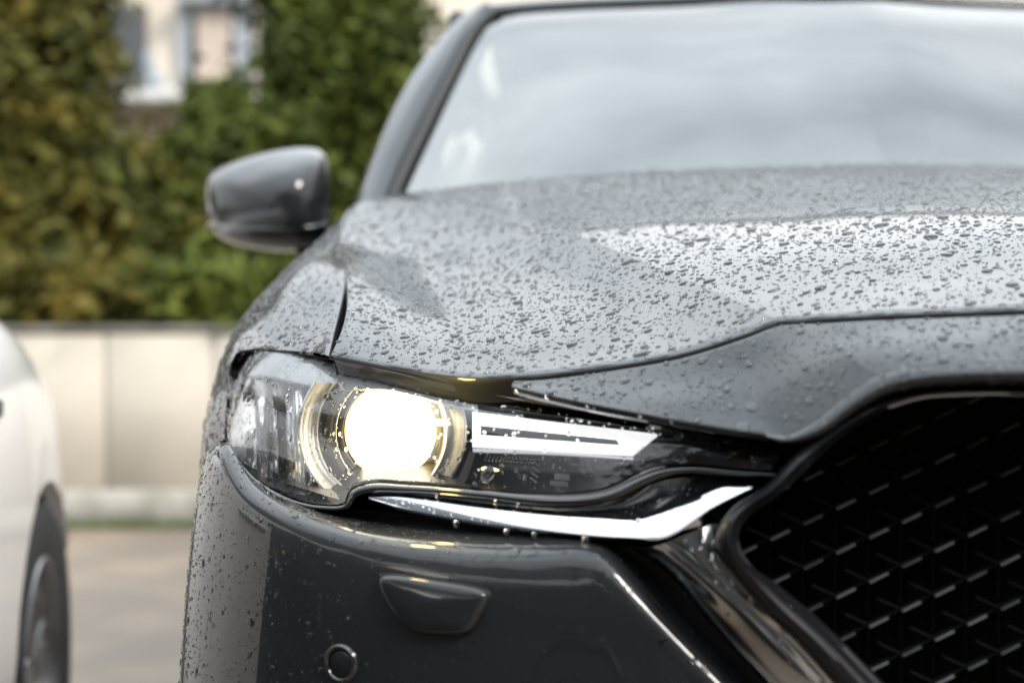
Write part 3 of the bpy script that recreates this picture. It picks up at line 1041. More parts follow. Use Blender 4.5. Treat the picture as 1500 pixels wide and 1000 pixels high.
# washer cover: a raised rounded trapezoid
wpx = [(558, 843), (575, 840), (640, 848), (708, 861), (718, 868), (717, 880), (699, 916), (688, 926), (664, 928), (615, 924), (600, 917), (574, 888), (558, 856)]
wpx = spline(np.array(wpx, float), 72, closed=True)
wc_ = wpx.mean(0)
rows = []
for k, off in ((1.03, -.001), (1.0, .0006), (.985, .0028), (.955, .0052), (.90, .0072), (.82, .0080), (.5, .0092), (.02, .0095)):
    rows.append([bump_pt(*(wc_ + (q - wc_) * k), off)[0] for q in wpx])
cb(MB().grid(np.array(rows), close_u=True), 'washer_cover', M['paint'], bumper)
# parking sensor
sc_, sn_ = bump_pt(500, 971)
sx_ = np.cross(sn_, [0, 0, 1.0]); sx_ /= np.linalg.norm(sx_); sz_ = np.cross(sx_, sn_)
th = np.linspace(0, 2 * math.pi, 40, endpoint=False)
def ringrow(c, r, off):
    return [c + sn_ * off + sx_ * math.cos(t) * r + sz_ * math.sin(t) * r for t in th]
sens = cb(MB().grid(np.array([ringrow(sc_, r, o) for r, o in ((.0155, -.002), (.0152, .0015), (.0138, .003), (.0122, .0028), (.0115, .0008), (.0110, -.002))]), close_u=True), 'parking_sensor', M['black_gloss'], bumper)
cb(MB().grid(np.array([ringrow(sc_, r, o) for r, o in ((.0105, -.002), (.0100, .0012), (.0088, .0018), (.0001, .002))]), close_u=True), 'sensor_face', M['paint'], sens)

# ---- black inner masses behind the panels
inner = MB()
inner.box((0, 1.95, .62), (1.5, 1.15, .50))
inner.box((0, 1.36, .58), (.86, .14, .62))
cb(inner, 'engine_bay', M['liner'], smooth=False)
# black backing following the front, behind lens, wing and grille
bk = []
for X_, Y_ in PL_LENS[::40]:
    bk.append([(X_ + .03, Y_ + .13, .90 if X_ > -.7 else .87), (X_ + .03, Y_ + .12, .75), (X_ + .03, Y_ + .10, .60), (X_ + .03, Y_ + .10, .30)])
bk = np.array(bk)
cboth('front_backing', MB().grid(bk), M['liner'])
# dark channel under the bonnet edge, above the lens
ch_t = [q + np.array([0, .014, -.006]) for q in spline(f_out[:5], 40)]
ch_b = [LP(*q, .012) for q in spline(np.array([(478, 524), (560, 541), (640, 559), (700, 572), (760, 586), (880, 606)], float), 40)]
cboth('headlight_channel', MB().grid(np.array([ch_t, ch_b])), pm('grey_black_seal', (.11, .10, .09), .5))

# ---- headlight
lens_top = spline(np.array([(343, 519), (380, 514), (420, 516), (480, 527), (560, 544), (640, 561), (700, 574), (760, 588), (860, 604), (1000, 631), (1100, 649), (1150, 661)], float), 120)
lens_bot = spline(np.array([(333, 640), (346, 668), (378, 701), (430, 729), (472, 738), (503, 736), (512, 716), (540, 706), (600, 708), (700, 715), (780, 722), (850, 720), (890, 712), (930, 693), (960, 682), (1010, 679), (1080, 685), (1128, 689)], float), 120)
lens_left = spline(np.array([(343, 519), (334, 560), (331, 600), (333, 640)], float), 40)
# map in pixels, then drop onto the lens surface
nt_, nv_ = 120, 40
gx = np.zeros((nv_, nt_, 3))
for i in range(nt_):
    for j in range(nv_):
        t = j / (nv_ - 1)
        w = max(0, 1 - i / 10) ** 2
        q = lens_top[i] * (1 - t) + lens_bot[i] * t
        q = q + (lens_left[j] - (lens_left[0] * (1 - t) + lens_left[-1] * t)) * w
        roll = np.interp(q[0], [330, 480, 620, 760, 900, 1150], [.085, .07, .045, .02, .008, .004])
        u = max(0, 1 - t / .42)
        gx[j, i] = P(q[0], q[1], D_lens(*q) + roll * u ** 2.2)
lensg = orient(gx, (0, -1, 0))
def top_y(px): return float(np.interp(px, lens_top[:, 0], lens_top[:, 1]))
_lb = lens_bot[np.argsort(lens_bot[:, 0])]
def bot_y(px): return float(np.interp(px, _lb[:, 0], _lb[:, 1]))
def roll_at(px, py):
    t = (py - top_y(px)) / max(bot_y(px) - top_y(px), 1)
    u = min(1.3, max(0, 1 - t / .42))
    return float(np.interp(px, [330, 480, 620, 760, 900, 1150], [.085, .07, .045, .02, .008, .004])) * u ** 2.2
def LR(px, py, off=0.0):
    """A point off metres behind the clear cover, along the line of sight."""
    return P(px, py, D_lens(px, py) + roll_at(px, py) + off)
def brow(px): return float(np.interp(px, [340, 380, 430, 470, 520, 570, 620, 655, 700], [24, 34, 42, 44, 34, 24, 25, 28, 26]))
def clip_lamp(mb):
    """Drop the faces that would lie above the brow or below the lamp's lower edge."""
    q = proj(np.array(mb.v))
    keep = [k for k, f in enumerate(mb.f) if all(q[i, 1] > top_y(q[i, 0]) + brow(q[i, 0]) * .75 and q[i, 1] < bot_y(q[i, 0]) + 3 for i in f)]
    mb.f = [mb.f[k] for k in keep]; mb.m = [mb.m[k] for k in keep]
    return mb
def headlight(mirror):
    f = (lambda mb: mb.mirrored()) if mirror else (lambda mb: mb)
    def part(mb, name, mats, parent, **k):
        return cb(f(mb), name, mats, parent, **k)
    # housing: the dark tray that closes the lamp at the back
    hb = MB()
    back = np.zeros((14, 60, 3))
    for i in range(60):
        for j in range(14):
            t = j / 13
            q = lens_top[2 * i] * (1 - t) + lens_bot[2 * i] * t
            back[j, i] = LR(q[0], q[1], .006 + .075 * min(1, 6 * t * (1 - t) + .0) + (.05 if q[0] < 480 else 0) * 4 * t * (1 - t))
    hb.grid(back)
    h = cb(f(hb), 'headlight', M['bezel'])
    if not mirror:
        tag(h, 'headlight with its round projector lamp lit')
    part(MB().grid(lensg), 'lens_cover', M['lens'], h)
    # round projector
    pr = []
    th = np.linspace(0, 2 * math.pi, 56, endpoint=False)
    c0 = np.array([572, 631])
    def ell(c, rx, ry, D, tilt=0.0):
        return [P(c[0] + rx * math.cos(t), c[1] + ry * math.sin(t), D - tilt * math.cos(t)) for t in th]
    for k, d in ((1.0, 1.325), (.98, 1.318), (.9, 1.309), (.75, 1.301), (.55, 1.295), (.3, 1.292), (.02, 1.291)):
        pr.append(ell(c0, 67 * k, 69 * k, d, .02 * k))
    pm_ = MB().grid(np.array(pr[1:]), 0, close_u=True).grid(np.array(pr[:2]), 1, close_u=True)
    part(pm_, 'projector_lens', [M['projector'], M['amber']], h)
    # frosted brow that covers the top of the ring
    bx_ = np.linspace(342, 700, 60)
    rows = [[LR(x, top_y(x) - 2, .006) for x in bx_], [LR(x, top_y(x) + brow(x) * .5, .007) for x in bx_], [LR(x, top_y(x) + brow(x), .010) for x in bx_], [LR(x, top_y(x) + brow(x) + 3, .016) for x in bx_], [LR(x, top_y(x) + brow(x) + 1, .045) for x in bx_]]
    part(MB().grid(np.array(rows)), 'brow', M['frost'], h, angle=40)
    # dark shroud that runs back from the ring to the projector
    sh = [ell((561, 632), 92, 104, 1.312, .045), ell((565, 633), 84, 92, 1.330, .035), ell((569, 633), 76, 80, 1.340, .03), ell((571, 633), 70, 73, 1.332, .022), ell((571, 633), 66, 69, 1.340, .022)]
    part(clip_lamp(MB().grid(np.array(sh), close_u=True)), 'shroud', M['shroud'], h)
    rg = MB()
    rg.grid(np.array([ell((572, 633), 82, 87, 1.332, .02), ell((572, 633), 82, 87, 1.326, .02), ell((572, 633), 79, 84, 1.326, .02), ell((572, 633), 79, 84, 1.334, .02)]), close_u=True)
    part(clip_lamp(rg), 'projector_rim', M['dark_chrome'], h)
    # point light added in front of the clear cover for the headlamp's amber glow
    ll = bpy.data.lights.new('added_glow_light', 'POINT')
    ll.energy = .24; ll.color = (1, .72, .22); ll.shadow_soft_size = .012
    lo_ = bpy.data.objects.new('added_glow_light', ll); COL.objects.link(lo_)
    q_ = P(572, 566, 1.225)
    lo_.parent = h; lo_.location = (-q_[0] if mirror else q_[0], q_[1], q_[2])
    lx = np.linspace(514, 690, 50)  # matt strip added to hide the lamp's reflection in the housing floor
    lip_ = [[LP(x, bot_y(x) - 4.5, .006) for x in lx], [LP(x, bot_y(x) - 3.5, .003) for x in lx], [LP(x, bot_y(x) + 3, .002) for x in lx]]
    part(MB().grid(np.array([[LP(x, bot_y(x) - 3, .06) for x in lx]] + lip_)), 'spill_cover', M['black_matt'], h, angle=40)
    # light ring, open where the lens ends
    ringp = [((560, 631), 124, 120, 1.306), ((560, 631), 121.5, 117.5, 1.298), ((560, 631), 119, 115, 1.303), ((560, 631), 117, 113, 1.303), ((560, 631), 108, 108, 1.308), ((560, 631), 98, 104, 1.313), ((560, 631), 96, 102, 1.305), ((560, 631), 94, 101, 1.307), ((560, 631), 92, 100, 1.318)]
    th = np.linspace(math.radians(18 - 90 - 125 + 90), math.radians(18 - 90 - 125 + 90) + 2 * math.pi, 220, endpoint=False)
    rows = [ell(c, rx, ry, d, .048) for c, rx, ry, d in ringp]
    rows = np.array(rows)
    # fine teeth around the outer ridge
    for k in range(220):
        if k % 2:
            rows[1, k, 1] += .0022
            rows[5, k, 1] += .0004
    part(clip_lamp(MB().grid(rows, close_u=True)), 'light_ring', M['ring'], h)
    # daytime running light: a flag outline with a dark slot
    def slab(polys, D0, th_, name, mat):
        """Strip between an outer and an inner pixel outline, thickened backwards."""
        mb = MB()
        o, i = polys
        n = 80
        O, I = spline(np.array(o, float), n, True, True), spline(np.array(i, float), n, True, True)
        # start both outlines at their own first corner; same corner order
        r = np.array([[LP(*q, D0 + th_) for q in O], [LP(*q, D0) for q in O], [LP(*q, D0 - .002) for q in O * .5 + I * .5], [LP(*q, D0) for q in I], [LP(*q, D0 + th_) for q in I]])
        mb.grid(r, close_u=True)
        return part(mb, name, mat, h, angle=35)
    def corners(pts, per=20):
        out_ = []
        for a_, b_ in zip(pts, pts[1:] + pts[:1]):
            for k in range(per):
                out_.append((a_[0] + (b_[0] - a_[0]) * k / per, a_[1] + (b_[1] - a_[1]) * k / per))
        return out_
    mb = MB()
    O = corners([(692, 603), (966, 636), (927, 668), (692, 655)])
    I = corners([(704, 623), (917, 645), (904, 652), (704, 637)])
    O, I = np.array(O), np.array(I)
    r = np.array([[LP(*q, .045) for q in O], [LP(*q, .020) for q in O], [LP(*q, .017) for q in O * .85 + I * .15], [LP(*q, .017) for q in O * .2 + I * .8], [LP(*q, .021) for q in I], [LP(*q, .05) for q in I]])
    part(mb.grid(r, close_u=True), 'daytime_light', M['drl'], h, angle=30)
    # a chrome ledge below it and thin trim lines above
    def strip(name, mat, top, bot, o0, o1, n=40):
        T, B = spline(np.array(top, float), n), spline(np.array(bot, float), n)
        g = np.array([[LR(*q, o0 + .02) for q in T], [LR(*q, o0) for q in T], [LR(*q, o1) for q in B], [LR(*q, o1 + .02) for q in B]])
        return part(MB().grid(g), name, mat, h, angle=40)
    strip('chrome_ledge', M['chrome'], [(690, 656), (760, 659), (850, 664), (928, 670)], [(692, 662), (760, 664), (850, 668), (928, 673)], .022, .016)
    strip('upper_trim', M['bezel_grey'], [(700, 584), (760, 596), (850, 610), (940, 624)], [(700, 599), (760, 604), (850, 615), (950, 630)], .02, .026)
    strip('trim_line', M['silver_trim'], [(660, 584), (760, 601), (860, 614), (950, 629)], [(660, 586), (760, 602.5), (860, 615.5), (950, 630.5)], .012, .012)
    strip('trim_line', M['silver_trim'], [(640, 572), (720, 586), (800, 597)], [(640, 574), (720, 587.5), (800, 598.2)], .012, .012)
    # turn signal chamber
    strip('ring_edge', M['bezel_grey'], [(688, 660), (676, 690), (664, 712)], [(697, 662), (688, 690), (678, 713)], .018, .018, 20)
    ch = MB()
    for k in range(16):
        px = 712 + k * 5.4
        a_, b_ = LP(px, 668 + k * .4, .034), LP(px - 1, 674 + k * .4, .030)
        ch.tube([a_, b_], .0011, 5)
    for k in range(12):
        a_, b_ = LP(783 + (k % 3) * 4 - k * .6, 676 + k * 2.6, .03), LP(785 + (k % 3) * 4 - k * .6, 678.4 + k * 2.6, .03)
        ch.tube([a_, b_], .0009, 5)
    part(ch, 'optic_ribs', M['ribbed'], h)
    bl = MB()  # yellow bulb reflection, made as a small glowing tube
    bl.tube([LP(706, 686, .030), LP(711, 686.5, .028), LP(722, 687.5, .028), LP(731, 688.5, .030)], [.0010, .0022, .0019, .0006], 10)
    part(bl, 'bulb_glint', M['bulb_glint'], h)
    pl = MB()
    for a_, b_, c_, d_ in ((812, 692, 834, 702), (806, 703, 832, 711)):
        pl.grid(np.array([[LP(a_, b_, .03), LP(c_, b_ + 2, .03)], [LP(a_, d_, .03), LP(c_, d_ + 1, .03)]]))
    part(pl, 'reflector_plate', M['bezel_grey'], h)
    # curved fins near the grille
    for k in range(5):
        y0 = 645 + k * 7
        strip('reflector_fin', M['ribbed'], [(1056 - k, y0), (1080, y0 - 1), (1098, y0 + 3), (1106 - k * 2, y0 + 9)], [(1056 - k, y0 + 3), (1080, y0 + 2), (1096, y0 + 6), (1103 - k * 2, y0 + 12)], .022, .026, 16)
    strip('reflector_fin', M['ribbed'], [(985, 626), (1020, 632), (1046, 640)], [(1000, 630), (1025, 638), (1048, 646)], .02, .026, 16)
    rb = MB()
    for k in range(9):
        px = 1110 + k * 4.6
        rb.tube([LP(px, 655 + k * 1.0, .018), LP(px - 1, 688 - k * 2.6, .018)], .0007, 5)
    part(rb, 'optic_ribs', M['bezel_grey'], h)
    # side reflectors: stepped silvered bowls between ring and outer corner
    sr = MB()
    for (x0, x1, y0, y1, o0, o1) in ((334, 372, 540, 690, .012, .050), (372, 404, 548, 716, .020, .062), (404, 430, 556, 730, .026, .070), (428, 452, 560, 736, .030, .050)):
        g = np.array([[LR(x0 + (x1 - x0) * a_ + 6 * b_, y0 + (y1 - y0) * b_, o0 + (o1 - o0) * math.sin(a_ * 1.57) - .006 * math.sin(b_ * 11 + x0 * .05) + .004 * math.sin(7 * a_ + x0) - .010 * b_) for a_ in np.linspace(0, 1, 12)] for b_ in np.linspace(0, 1, 41)])
        sr.grid(g)
    part(sr, 'side_reflector', M['silver'], h, angle=40)
    for (px, py, w_, h_) in ((398, 578, 18, 22), (398, 690, 16, 24), (352, 560, 10, 20)):
        g = np.array([[LR(px + w_ * a_ + 4 * b_, py + h_ * b_ + 6 * a_, .016 - .006 * math.sin(a_ * 3.14)) for a_ in np.linspace(0, 1, 6)] for b_ in np.linspace(0, 1, 5)])
        part(MB().grid(g), 'side_marker', M['bezel'], h)
    lo = np.array([[LP(395 + 110 * a_, 700 + 34 * a_ - 12 * b_, .02 + .03 * b_) for a_ in np.linspace(0, 1, 14)] for b_ in np.linspace(0, 1, 5)])
    part(MB().grid(lo), 'lower_reflector', M['silver_trim'], h)
    # gasket: black glossy strip below the lens
    gt = [(333, 642), (348, 671), (380, 704), (432, 732), (472, 740), (505, 738), (514, 718), (541, 708), (600, 710), (700, 717), (780, 723), (850, 722), (892, 714), (932, 695), (962, 684), (1010, 681), (1080, 687), (1135, 690)]
    gb_ = [(327, 646), (342, 675), (374, 709), (428, 738), (472, 747), (512, 744), (522, 728), (545, 722), (600, 722), (700, 730), (780, 739), (850, 740), (900, 733), (945, 712), (975, 699), (1015, 693), (1080, 698), (1140, 702)]
    T, B = spline(np.array(gt, float), 130), spline(np.array(gb_, float), 130)
    g = np.array([[LP(*q, .010) for q in T], [LP(*q, .0) for q in T], [LP(*(q * .7 + r_ * .3), -.008) for q, r_ in zip(T, B)], [LP(*(q * .2 + r_ * .8), -.008) for q, r_ in zip(T, B)], [LP(*q, .002) for q in B], [LP(*q, .05) for q in B]])
    g = np.swapaxes(np.array([spline(g[:, k], 14) for k in range(130)]), 0, 1)
    part(MB().grid(g), 'gasket', M['black_gloss'], h)
    return h
h1 = headlight(False)
h2 = headlight(True)
DROPS.append((lensg, 1.5, 'headlight'))

# ---- chrome wing under the headlight and down the grille
w_up = [(541, 728), (580, 727), (620, 731), (700, 742), (800, 753), (880, 758), (930, 760), (966, 751), (1010, 733), (1044, 718), (1068, 711), (1101, 712)]
w_lo = [(541, 730), (580, 742), (640, 754), (700, 765), (800, 778), (880, 786), (920, 788), (966, 790), (992, 780), (1018, 762), (1046, 743), (1101, 714)]
T, B = spline(np.array(w_up, float), 110), spline(np.array(w_lo, float), 110)
def WP(q, off):
    return P(q[0], q[1], D_lens(q[0], 720) + off)
wg = []
for q, r_ in zip(T, B):
    e = min(1, abs(r_[1] - q[1]) / 24)
    mid = q * .5 + r_ * .5
    und = r_ + np.array([0, 3.0 + 2 * e])
    dz = abs(r_[1] - q[1]) * 1.12 / FPX * .50
    wg.append([WP(q, .02), WP(q, -.012), WP(q * .94 + r_ * .06, -.0135), WP(mid, -.0135 - dz * .66), WP(q * .06 + r_ * .94, -.0135 - dz), WP(r_, -.0130 - dz), WP(und, -.008 - dz), WP(und, .03)])
wg = np.swapaxes(np.array(wg), 0, 1)
wing = MB().grid(wg)
DROPS.append((orient(wg[2:5], (0, -1, 1)), 2.2, 'chrome'))
# the arm: left edge, ridge and right edge
arm_l = [(908, 799), (942, 808), (983, 839), (1028, 893), (1073, 946), (1124, 1000), (1190, 1075)]
arm_m = [(958, 800), (980, 809), (1010, 832), (1050, 868), (1113, 926), (1180, 994), (1265, 1080)]
arm_r = [(1047, 766), (1044, 790), (1055, 817), (1084, 857), (1121, 900), (1159, 934), (1217, 999), (1295, 1085)]
nA = 90
AL, AM, AR_ = (spline(np.array(c, float), nA) for c in (arm_l, arm_m, arm_r))
ag = []
for k in range(nA):
    l, m, r_ = AL[k], AM[k], AR_[k]
    t = k / (nA - 1)
    base = D_lens((l[0] + r_[0]) / 2, 720) - .012 * t
    D = lambda q, o: P(q[0], q[1], base + o)
    ag.append([D(l, .05), D(l, -.004), D(l * .6 + m * .4, -.012), D(m, -.022), D(m * .55 + r_ * .45, -.025), D(m * .15 + r_ * .85, -.026), D(r_, -.030), D(r_ + np.array([4, 0]), -.028), D(r_ + np.array([7, 1]), -.016), D(r_ + np.array([8, 2]), .03)])
ag = np.array(ag)
ag = np.array([spline(ag[k], 40) for k in range(nA)])
arm = MB().grid(ag)
# small triangle between strip and arm
tri = MB()
selb = [k for k in range(110) if 905 <= B[k][0] <= 1070]
TB3 = spline(wg[5][selb] + np.array([0, .0004, -.0003]), 50)
TC = spline(np.array([(905, 792), (960, 800), (990, 806), (1040, 800), (1047, 775), (1064, 742)], float), 50)
TC3 = np.array([P(q[0], q[1], D_lens(q[0], 720) - .010) for q in TC])
tg = np.array([TB3, TB3 * .5 + TC3 * .5 + np.array([0, .002, 0]), TC3])
tri.grid(tg)
for mb_ in (wing, ):
    pass
wp = MB()
for src in (wing,):
    wp.add(src.v, src.f)
ap = MB()
ap.add(arm.v, arm.f)
ap.add(tri.v, tri.f)
wa, wb = cboth('chrome_wing', wp, M['chrome'], angle=25)
cb(ap, 'wing_arm', M['dark_chrome'], wa, angle=30)
cb(ap.mirrored(), 'wing_arm', M['dark_chrome'], wb, angle=30)
DROPS.append((orient(np.swapaxes(ag, 0, 1)[8:34], (0, -1, 0)), .5, 'chrome'))
# glossy dark shelf between gasket and wing
sh_t = spline(np.array([(545, 722), (600, 722), (700, 730), (780, 738), (850, 740), (900, 733), (945, 714), (975, 701), (1020, 697), (1080, 700), (1104, 705)], float), 90)
sh_b = spline(np.array(w_up, float) + np.array([0, 1]), 90)
sg = np.array([[LP(*q, .004) for q in sh_t], [WP(q * .5 + r_ * .5, .004) for q, r_ in zip(sh_t, sh_b)], [WP(r_, -.011) for r_ in sh_b]])
cboth('wing_shelf', MB().grid(sg), M['black_gloss'])
DROPS.append((orient(sg, (0, -1, 1)), 1.6, 'chrome'))
# black recess between wing and bumper
rc_t = spline(np.array([(520, 745), (640, 758), (800, 785), (900, 797), (960, 825), (1030, 897), (1124, 1002), (1200, 1085)], float), 60)
rc_b = spline(np.array([(500, 765), (640, 785), (800, 800), (870, 812), (915, 850), (985, 925), (1065, 1008), (1150, 1095)], float), 60)
rg_ = np.array([[P(*q, D_lens(q[0], 740) + .02) for q in rc_t], [P(*(q * .5 + r_ * .5), D_lens(q[0], 740) + .05) for q, r_ in zip(rc_t, rc_b)], [P(*r_, D_lens(r_[0], 740) + .03) for r_ in rc_b]])
cboth('bumper_recess', MB().grid(rg_), M['black_matt'])

# ---- grille: gloss frame and mesh
fr_o = [(1500, 572), (1420, 571), (1350, 576), (1290, 592), (1240, 618), (1200, 645), (1166, 668), (1124, 712), (1076, 744), (1057, 770), (1052, 792), (1062, 817), (1091, 857), (1128, 900), (1166, 934), (1224, 999), (1300, 1085)]
fr_i = [(1500, 579), (1420, 578), (1352, 583), (1300, 599), (1252, 625), (1212, 655), (1176, 690), (1136, 726), (1098, 752), (1082, 775), (1083, 801), (1101, 828), (1133, 852), (1167, 880), (1200, 908), (1289, 996), (1365, 1080)]
FO, FI = spline(np.array(fr_o, float), 150), spline(np.array(fr_i, float), 150)
def Dg(px):
    return float(np.interp(px, [1040, 1100, 1200, 1350, 1500, 1900], [1.075, 1.076, 1.074, 1.068, 1.062, 1.055]))
fg = np.array([[P(*q, Dg(q[0]) + .05) for q in FO], [P(*q, Dg(q[0]) - .004) for q in FO], [P(*(q * .6 + r_ * .4), Dg(q[0]) - .012) for q, r_ in zip(FO, FI)], [P(*(q * .25 + r_ * .75), Dg(q[0]) - .006) for q, r_ in zip(FO, FI)],
               [P(*(q * .1 + r_ * .9), Dg(r_[0]) + .004) for q, r_ in zip(FO, FI)], [P(*(r_), Dg(r_[0]) + .002) for r_ in FI], [P(*(r_ + 2), Dg(r_[0]) + .05) for r_ in FI]])
fg = np.swapaxes(np.array([spline(fg[:, k], 24) for k in range(150)]), 0, 1)
gfm = MB().grid(fg)
# carry the frame's top and lower edge on to the centre line
def carry(row0):
    e = fg[:, row0]
    tgt = e.copy(); tgt[:, 0] = 0; tgt[:, 1] -= .004
    return np.array([e, tgt])
gfm.grid(carry(0)); gfm.grid(carry(-1))
gfm.plus_mirror()
grille = cb(gfm, 'grille', M['frame_black'], angle=50)
DROPS.append((orient(fg[6:16], (0, -1, 0)), .35, 'chrome'))
# fine bright bead along the top of the opening
bt = spline(np.array([(1300, 596), (1350, 582), (1420, 577), (1500, 576)], float), 40)
bead = MB().tube([P(q[0], q[1], Dg(q[0]) - .006) for q in bt] + [np.array([0, Dg(1900) - .006, P(1500, 576, 1.056)[2]])], .0011, 6)
cb(bead.plus_mirror(), 'grille_bead', M['dark_chrome'], grille)
# mesh: three-armed pieces set in a slanted lattice
Dm = 1.115
ax, az, bz = 48.2 * Dm / FPX, 22.6 * Dm / FPX, 65.0 * Dm / FPX
def star():
    mb = MB()
    def arm_(dx, dz, wf, dep, y0, mi, t0=0.0, t1=1.0):
        """Blade from t0 to t1 along (dx, dz), wf thick at its front edge, dep deep, front edge at y0."""
        d = np.array([dx, 0, dz]); L = np.linalg.norm(d); u = d / L
        n = np.array([-u[2], 0, u[0]])
        a_, b_ = d * t0, d * t1
        vs = []
        for p in (a_, b_):
            for s_, yy, w_ in ((-1, y0 + .0012, 1.0), (0, y0, .35), (1, y0 + .0012, 1.0), (1, y0 + dep, 1.5), (-1, y0 + dep, 1.5)):
                vs.append(p + n * s_ * wf * w_ / 2 + np.array([0, yy, 0]))
        fs = [(0, 1, 6, 5), (1, 2, 7, 6), (2, 3, 8, 7), (3, 4, 9, 8), (4, 0, 5, 9), (0, 4, 3, 2, 1), (5, 6, 7, 8, 9)]
        mb.add(vs, fs, mi)
    arm_(ax, az, .0012, .007, .0065, 0, .0, 1.0)          # up right, set back
    arm_(ax * .56, az * 1.06 * .56, .0015, .003, -.0005, 1, 0, 1)  # raised first half; its lighter material stands in for reflected sky
    arm_(ax * .56, az * 1.06 * .56, .0015, .004, .0026, 0, 0, 1)  # dark backing of the bright first half
    arm_(-ax * .98, az * .95, .0013, .008, .0065, 0, 0, .72)
    arm_(0, -bz * .98, .0012, .012, .008, 0, 0, .85)
    return mb
x0, z0 = P(1178.5, 768.5, Dm)[0], P(1178.5, 768.5, Dm)[2]
poly = [tuple(P(*q, Dm)[[0, 2]]) for q in FI[::3]]
poly = [(-.0001 + 0, poly[0][1])] + poly + [(0, P(0, 1080, Dm)[2])]
poly = [p for p in poly]
pmir = [(-a_, b_) for a_, b_ in reversed(poly)]
full = poly[1:] + [(-q[0], q[1]) for q in reversed(poly[1:])]
def inside(x, z, pl):
    c = False
    n = len(pl)
    for i in range(n):
        x1, y1 = pl[i]; x2, y2 = pl[(i + 1) % n]
        if (y1 > z) != (y2 > z) and x < (x2 - x1) * (z - y1) / (y2 - y1) + x1:
            c = not c
    return c
cells = []
for i in range(-8, 40):
    for j in range(-40, 40):
        x, z = x0 + i * ax, z0 + i * az - j * bz
        if inside(x + ax * .25, z + az * .2, full) and z > .58:
            cells.append((x, z))
cells.sort(key=lambda c: np.hypot(*(proj(np.array([c[0], Dm, c[1]])) - np.array([1250, 800]))))
star0 = None
kinds = {}
for (x, z) in cells[:300]:
    kd = 'grille_edge' if rng.random() < .6 else 'grille_edge_dim'
    if kd not in kinds:
        kinds[kd] = cb(star(), 'grille_piece', [M['grille'], M[kd]], grille, smooth=False)
        o = kinds[kd]
    else:
        o = kinds[kd].copy(); COL.objects.link(o); o.parent = grille
    o.location = (x, Dm - .022 * min(1, max(0, (x + .37) / .3)) * 0 + rng.uniform(-.0004, .0004), z)
# black panel behind the mesh
cb(MB().box((0, Dm + .055, .69), (.76, .01, .38)), 'grille_backing', M['liner'], grille, smooth=False)

# ---- windscreen, pillars and roof
gl_l = PP([(560, 330, 2.38), (579, 280, 2.45), (619, 195, 2.58), (657, 118, 2.72), (696, 45, 2.90), (716, 27, 2.98)])
gl_t = PP([(716, 27, 2.98), (760, 19, 2.975), (850, 13, 2.955), (1000, 7, 2.925)]).tolist() + [[-.1, 2.902, 1.5425], [0, 2.90, 1.543]]
gl_b = PP([(560, 330, 2.38)]).tolist() + [[-.6, 2.345, 1.10], [-.3, 2.315, 1.12], [0, 2.305, 1.125]]
gl_c = [[0, 2.90, 1.543], [0, 2.72, 1.425], [0, 2.50, 1.268], [0, 2.305, 1.125]]
gw = orient(coons(gl_t, gl_b, gl_l[::-1], gl_c, 60, 50, bulge=(0, -.012, .012), half=True), (0, -.6, .8))
wind = cb(MB().grid(gw).plus_mirror(), 'windscreen', M['glass'])
nw = gnormal(gw)
eu = side_of(gw, spline(gl_l, 40))
# ceramic band along the pillar and the header
ww = gw if eu == 'l' else gw[:, ::-1]
nn = nw if eu == 'l' else nw[:, ::-1]
fb = MB()
fb.grid((ww - nn * .005)[:, 0:5])
top_first = ww[0, :, 2].mean() > ww[-1, :, 2].mean()
hb_ = (ww - nn * .005)
hb_ = hb_[:4] if top_first else hb_[-4:]
fb.grid(hb_[:, 4:])
fb.grid((ww - nn * .006)[:9, 46:] if top_first else (ww - nn * .006)[-9:, 46:])
fb.plus_mirror()
cb(fb, 'frit_band', M['frit'], wind)
# camera housing and interior mirror behind the header
hs = MB().box((0, 2.84, 1.455), (.34, .16, .05), rot=Matrix.Rotation(math.radians(33), 3, 'X'), bev=.02)
cb(hs, 'sensor_housing', M['cabin'], wind)
rvm = MB().box((.0, 2.88, 1.43), (.25, .03, .07), bev=.014).tube([(0, 2.90, 1.43), (0, 2.93, 1.49)], .012)
cb(rvm, 'rear_view_mirror', M['cabin'])
# pillars
po = PP([(512, 320, 2.46), (526, 283, 2.52), (560, 196, 2.62), (600, 118, 2.76), (650, 57, 2.92), (690, 26, 3.03), (716, 14, 3.08)])
pi_ = PP([(556, 330, 2.375), (573, 281, 2.44), (613, 195, 2.57), (651, 118, 2.71), (689, 44, 2.885), (708, 25, 2.96), (722, 16, 2.99)])
A, B = spline(po, 60), spline(pi_, 60)
bulp = np.array([-.006, -.020, .012])
pg = np.array([A + (.03, .10, -.03), A + (0.004, .03, -.01), A, A * .7 + B * .3 + bulp, A * .3 + B * .7 + bulp, B, B + (.004, .006, -.010), B + (.01, .02, -.03)])
pg = np.swapaxes(np.array([spline(pg[:, k], 26) for k in range(60)]), 0, 1)
cboth('pillar', MB().grid(pg), M['paint'])
rb_ = MB().tube(B + np.array([.007, -.004, .000]), .0095, 8)
cboth('windscreen_seal', rb_, M['rubber'])
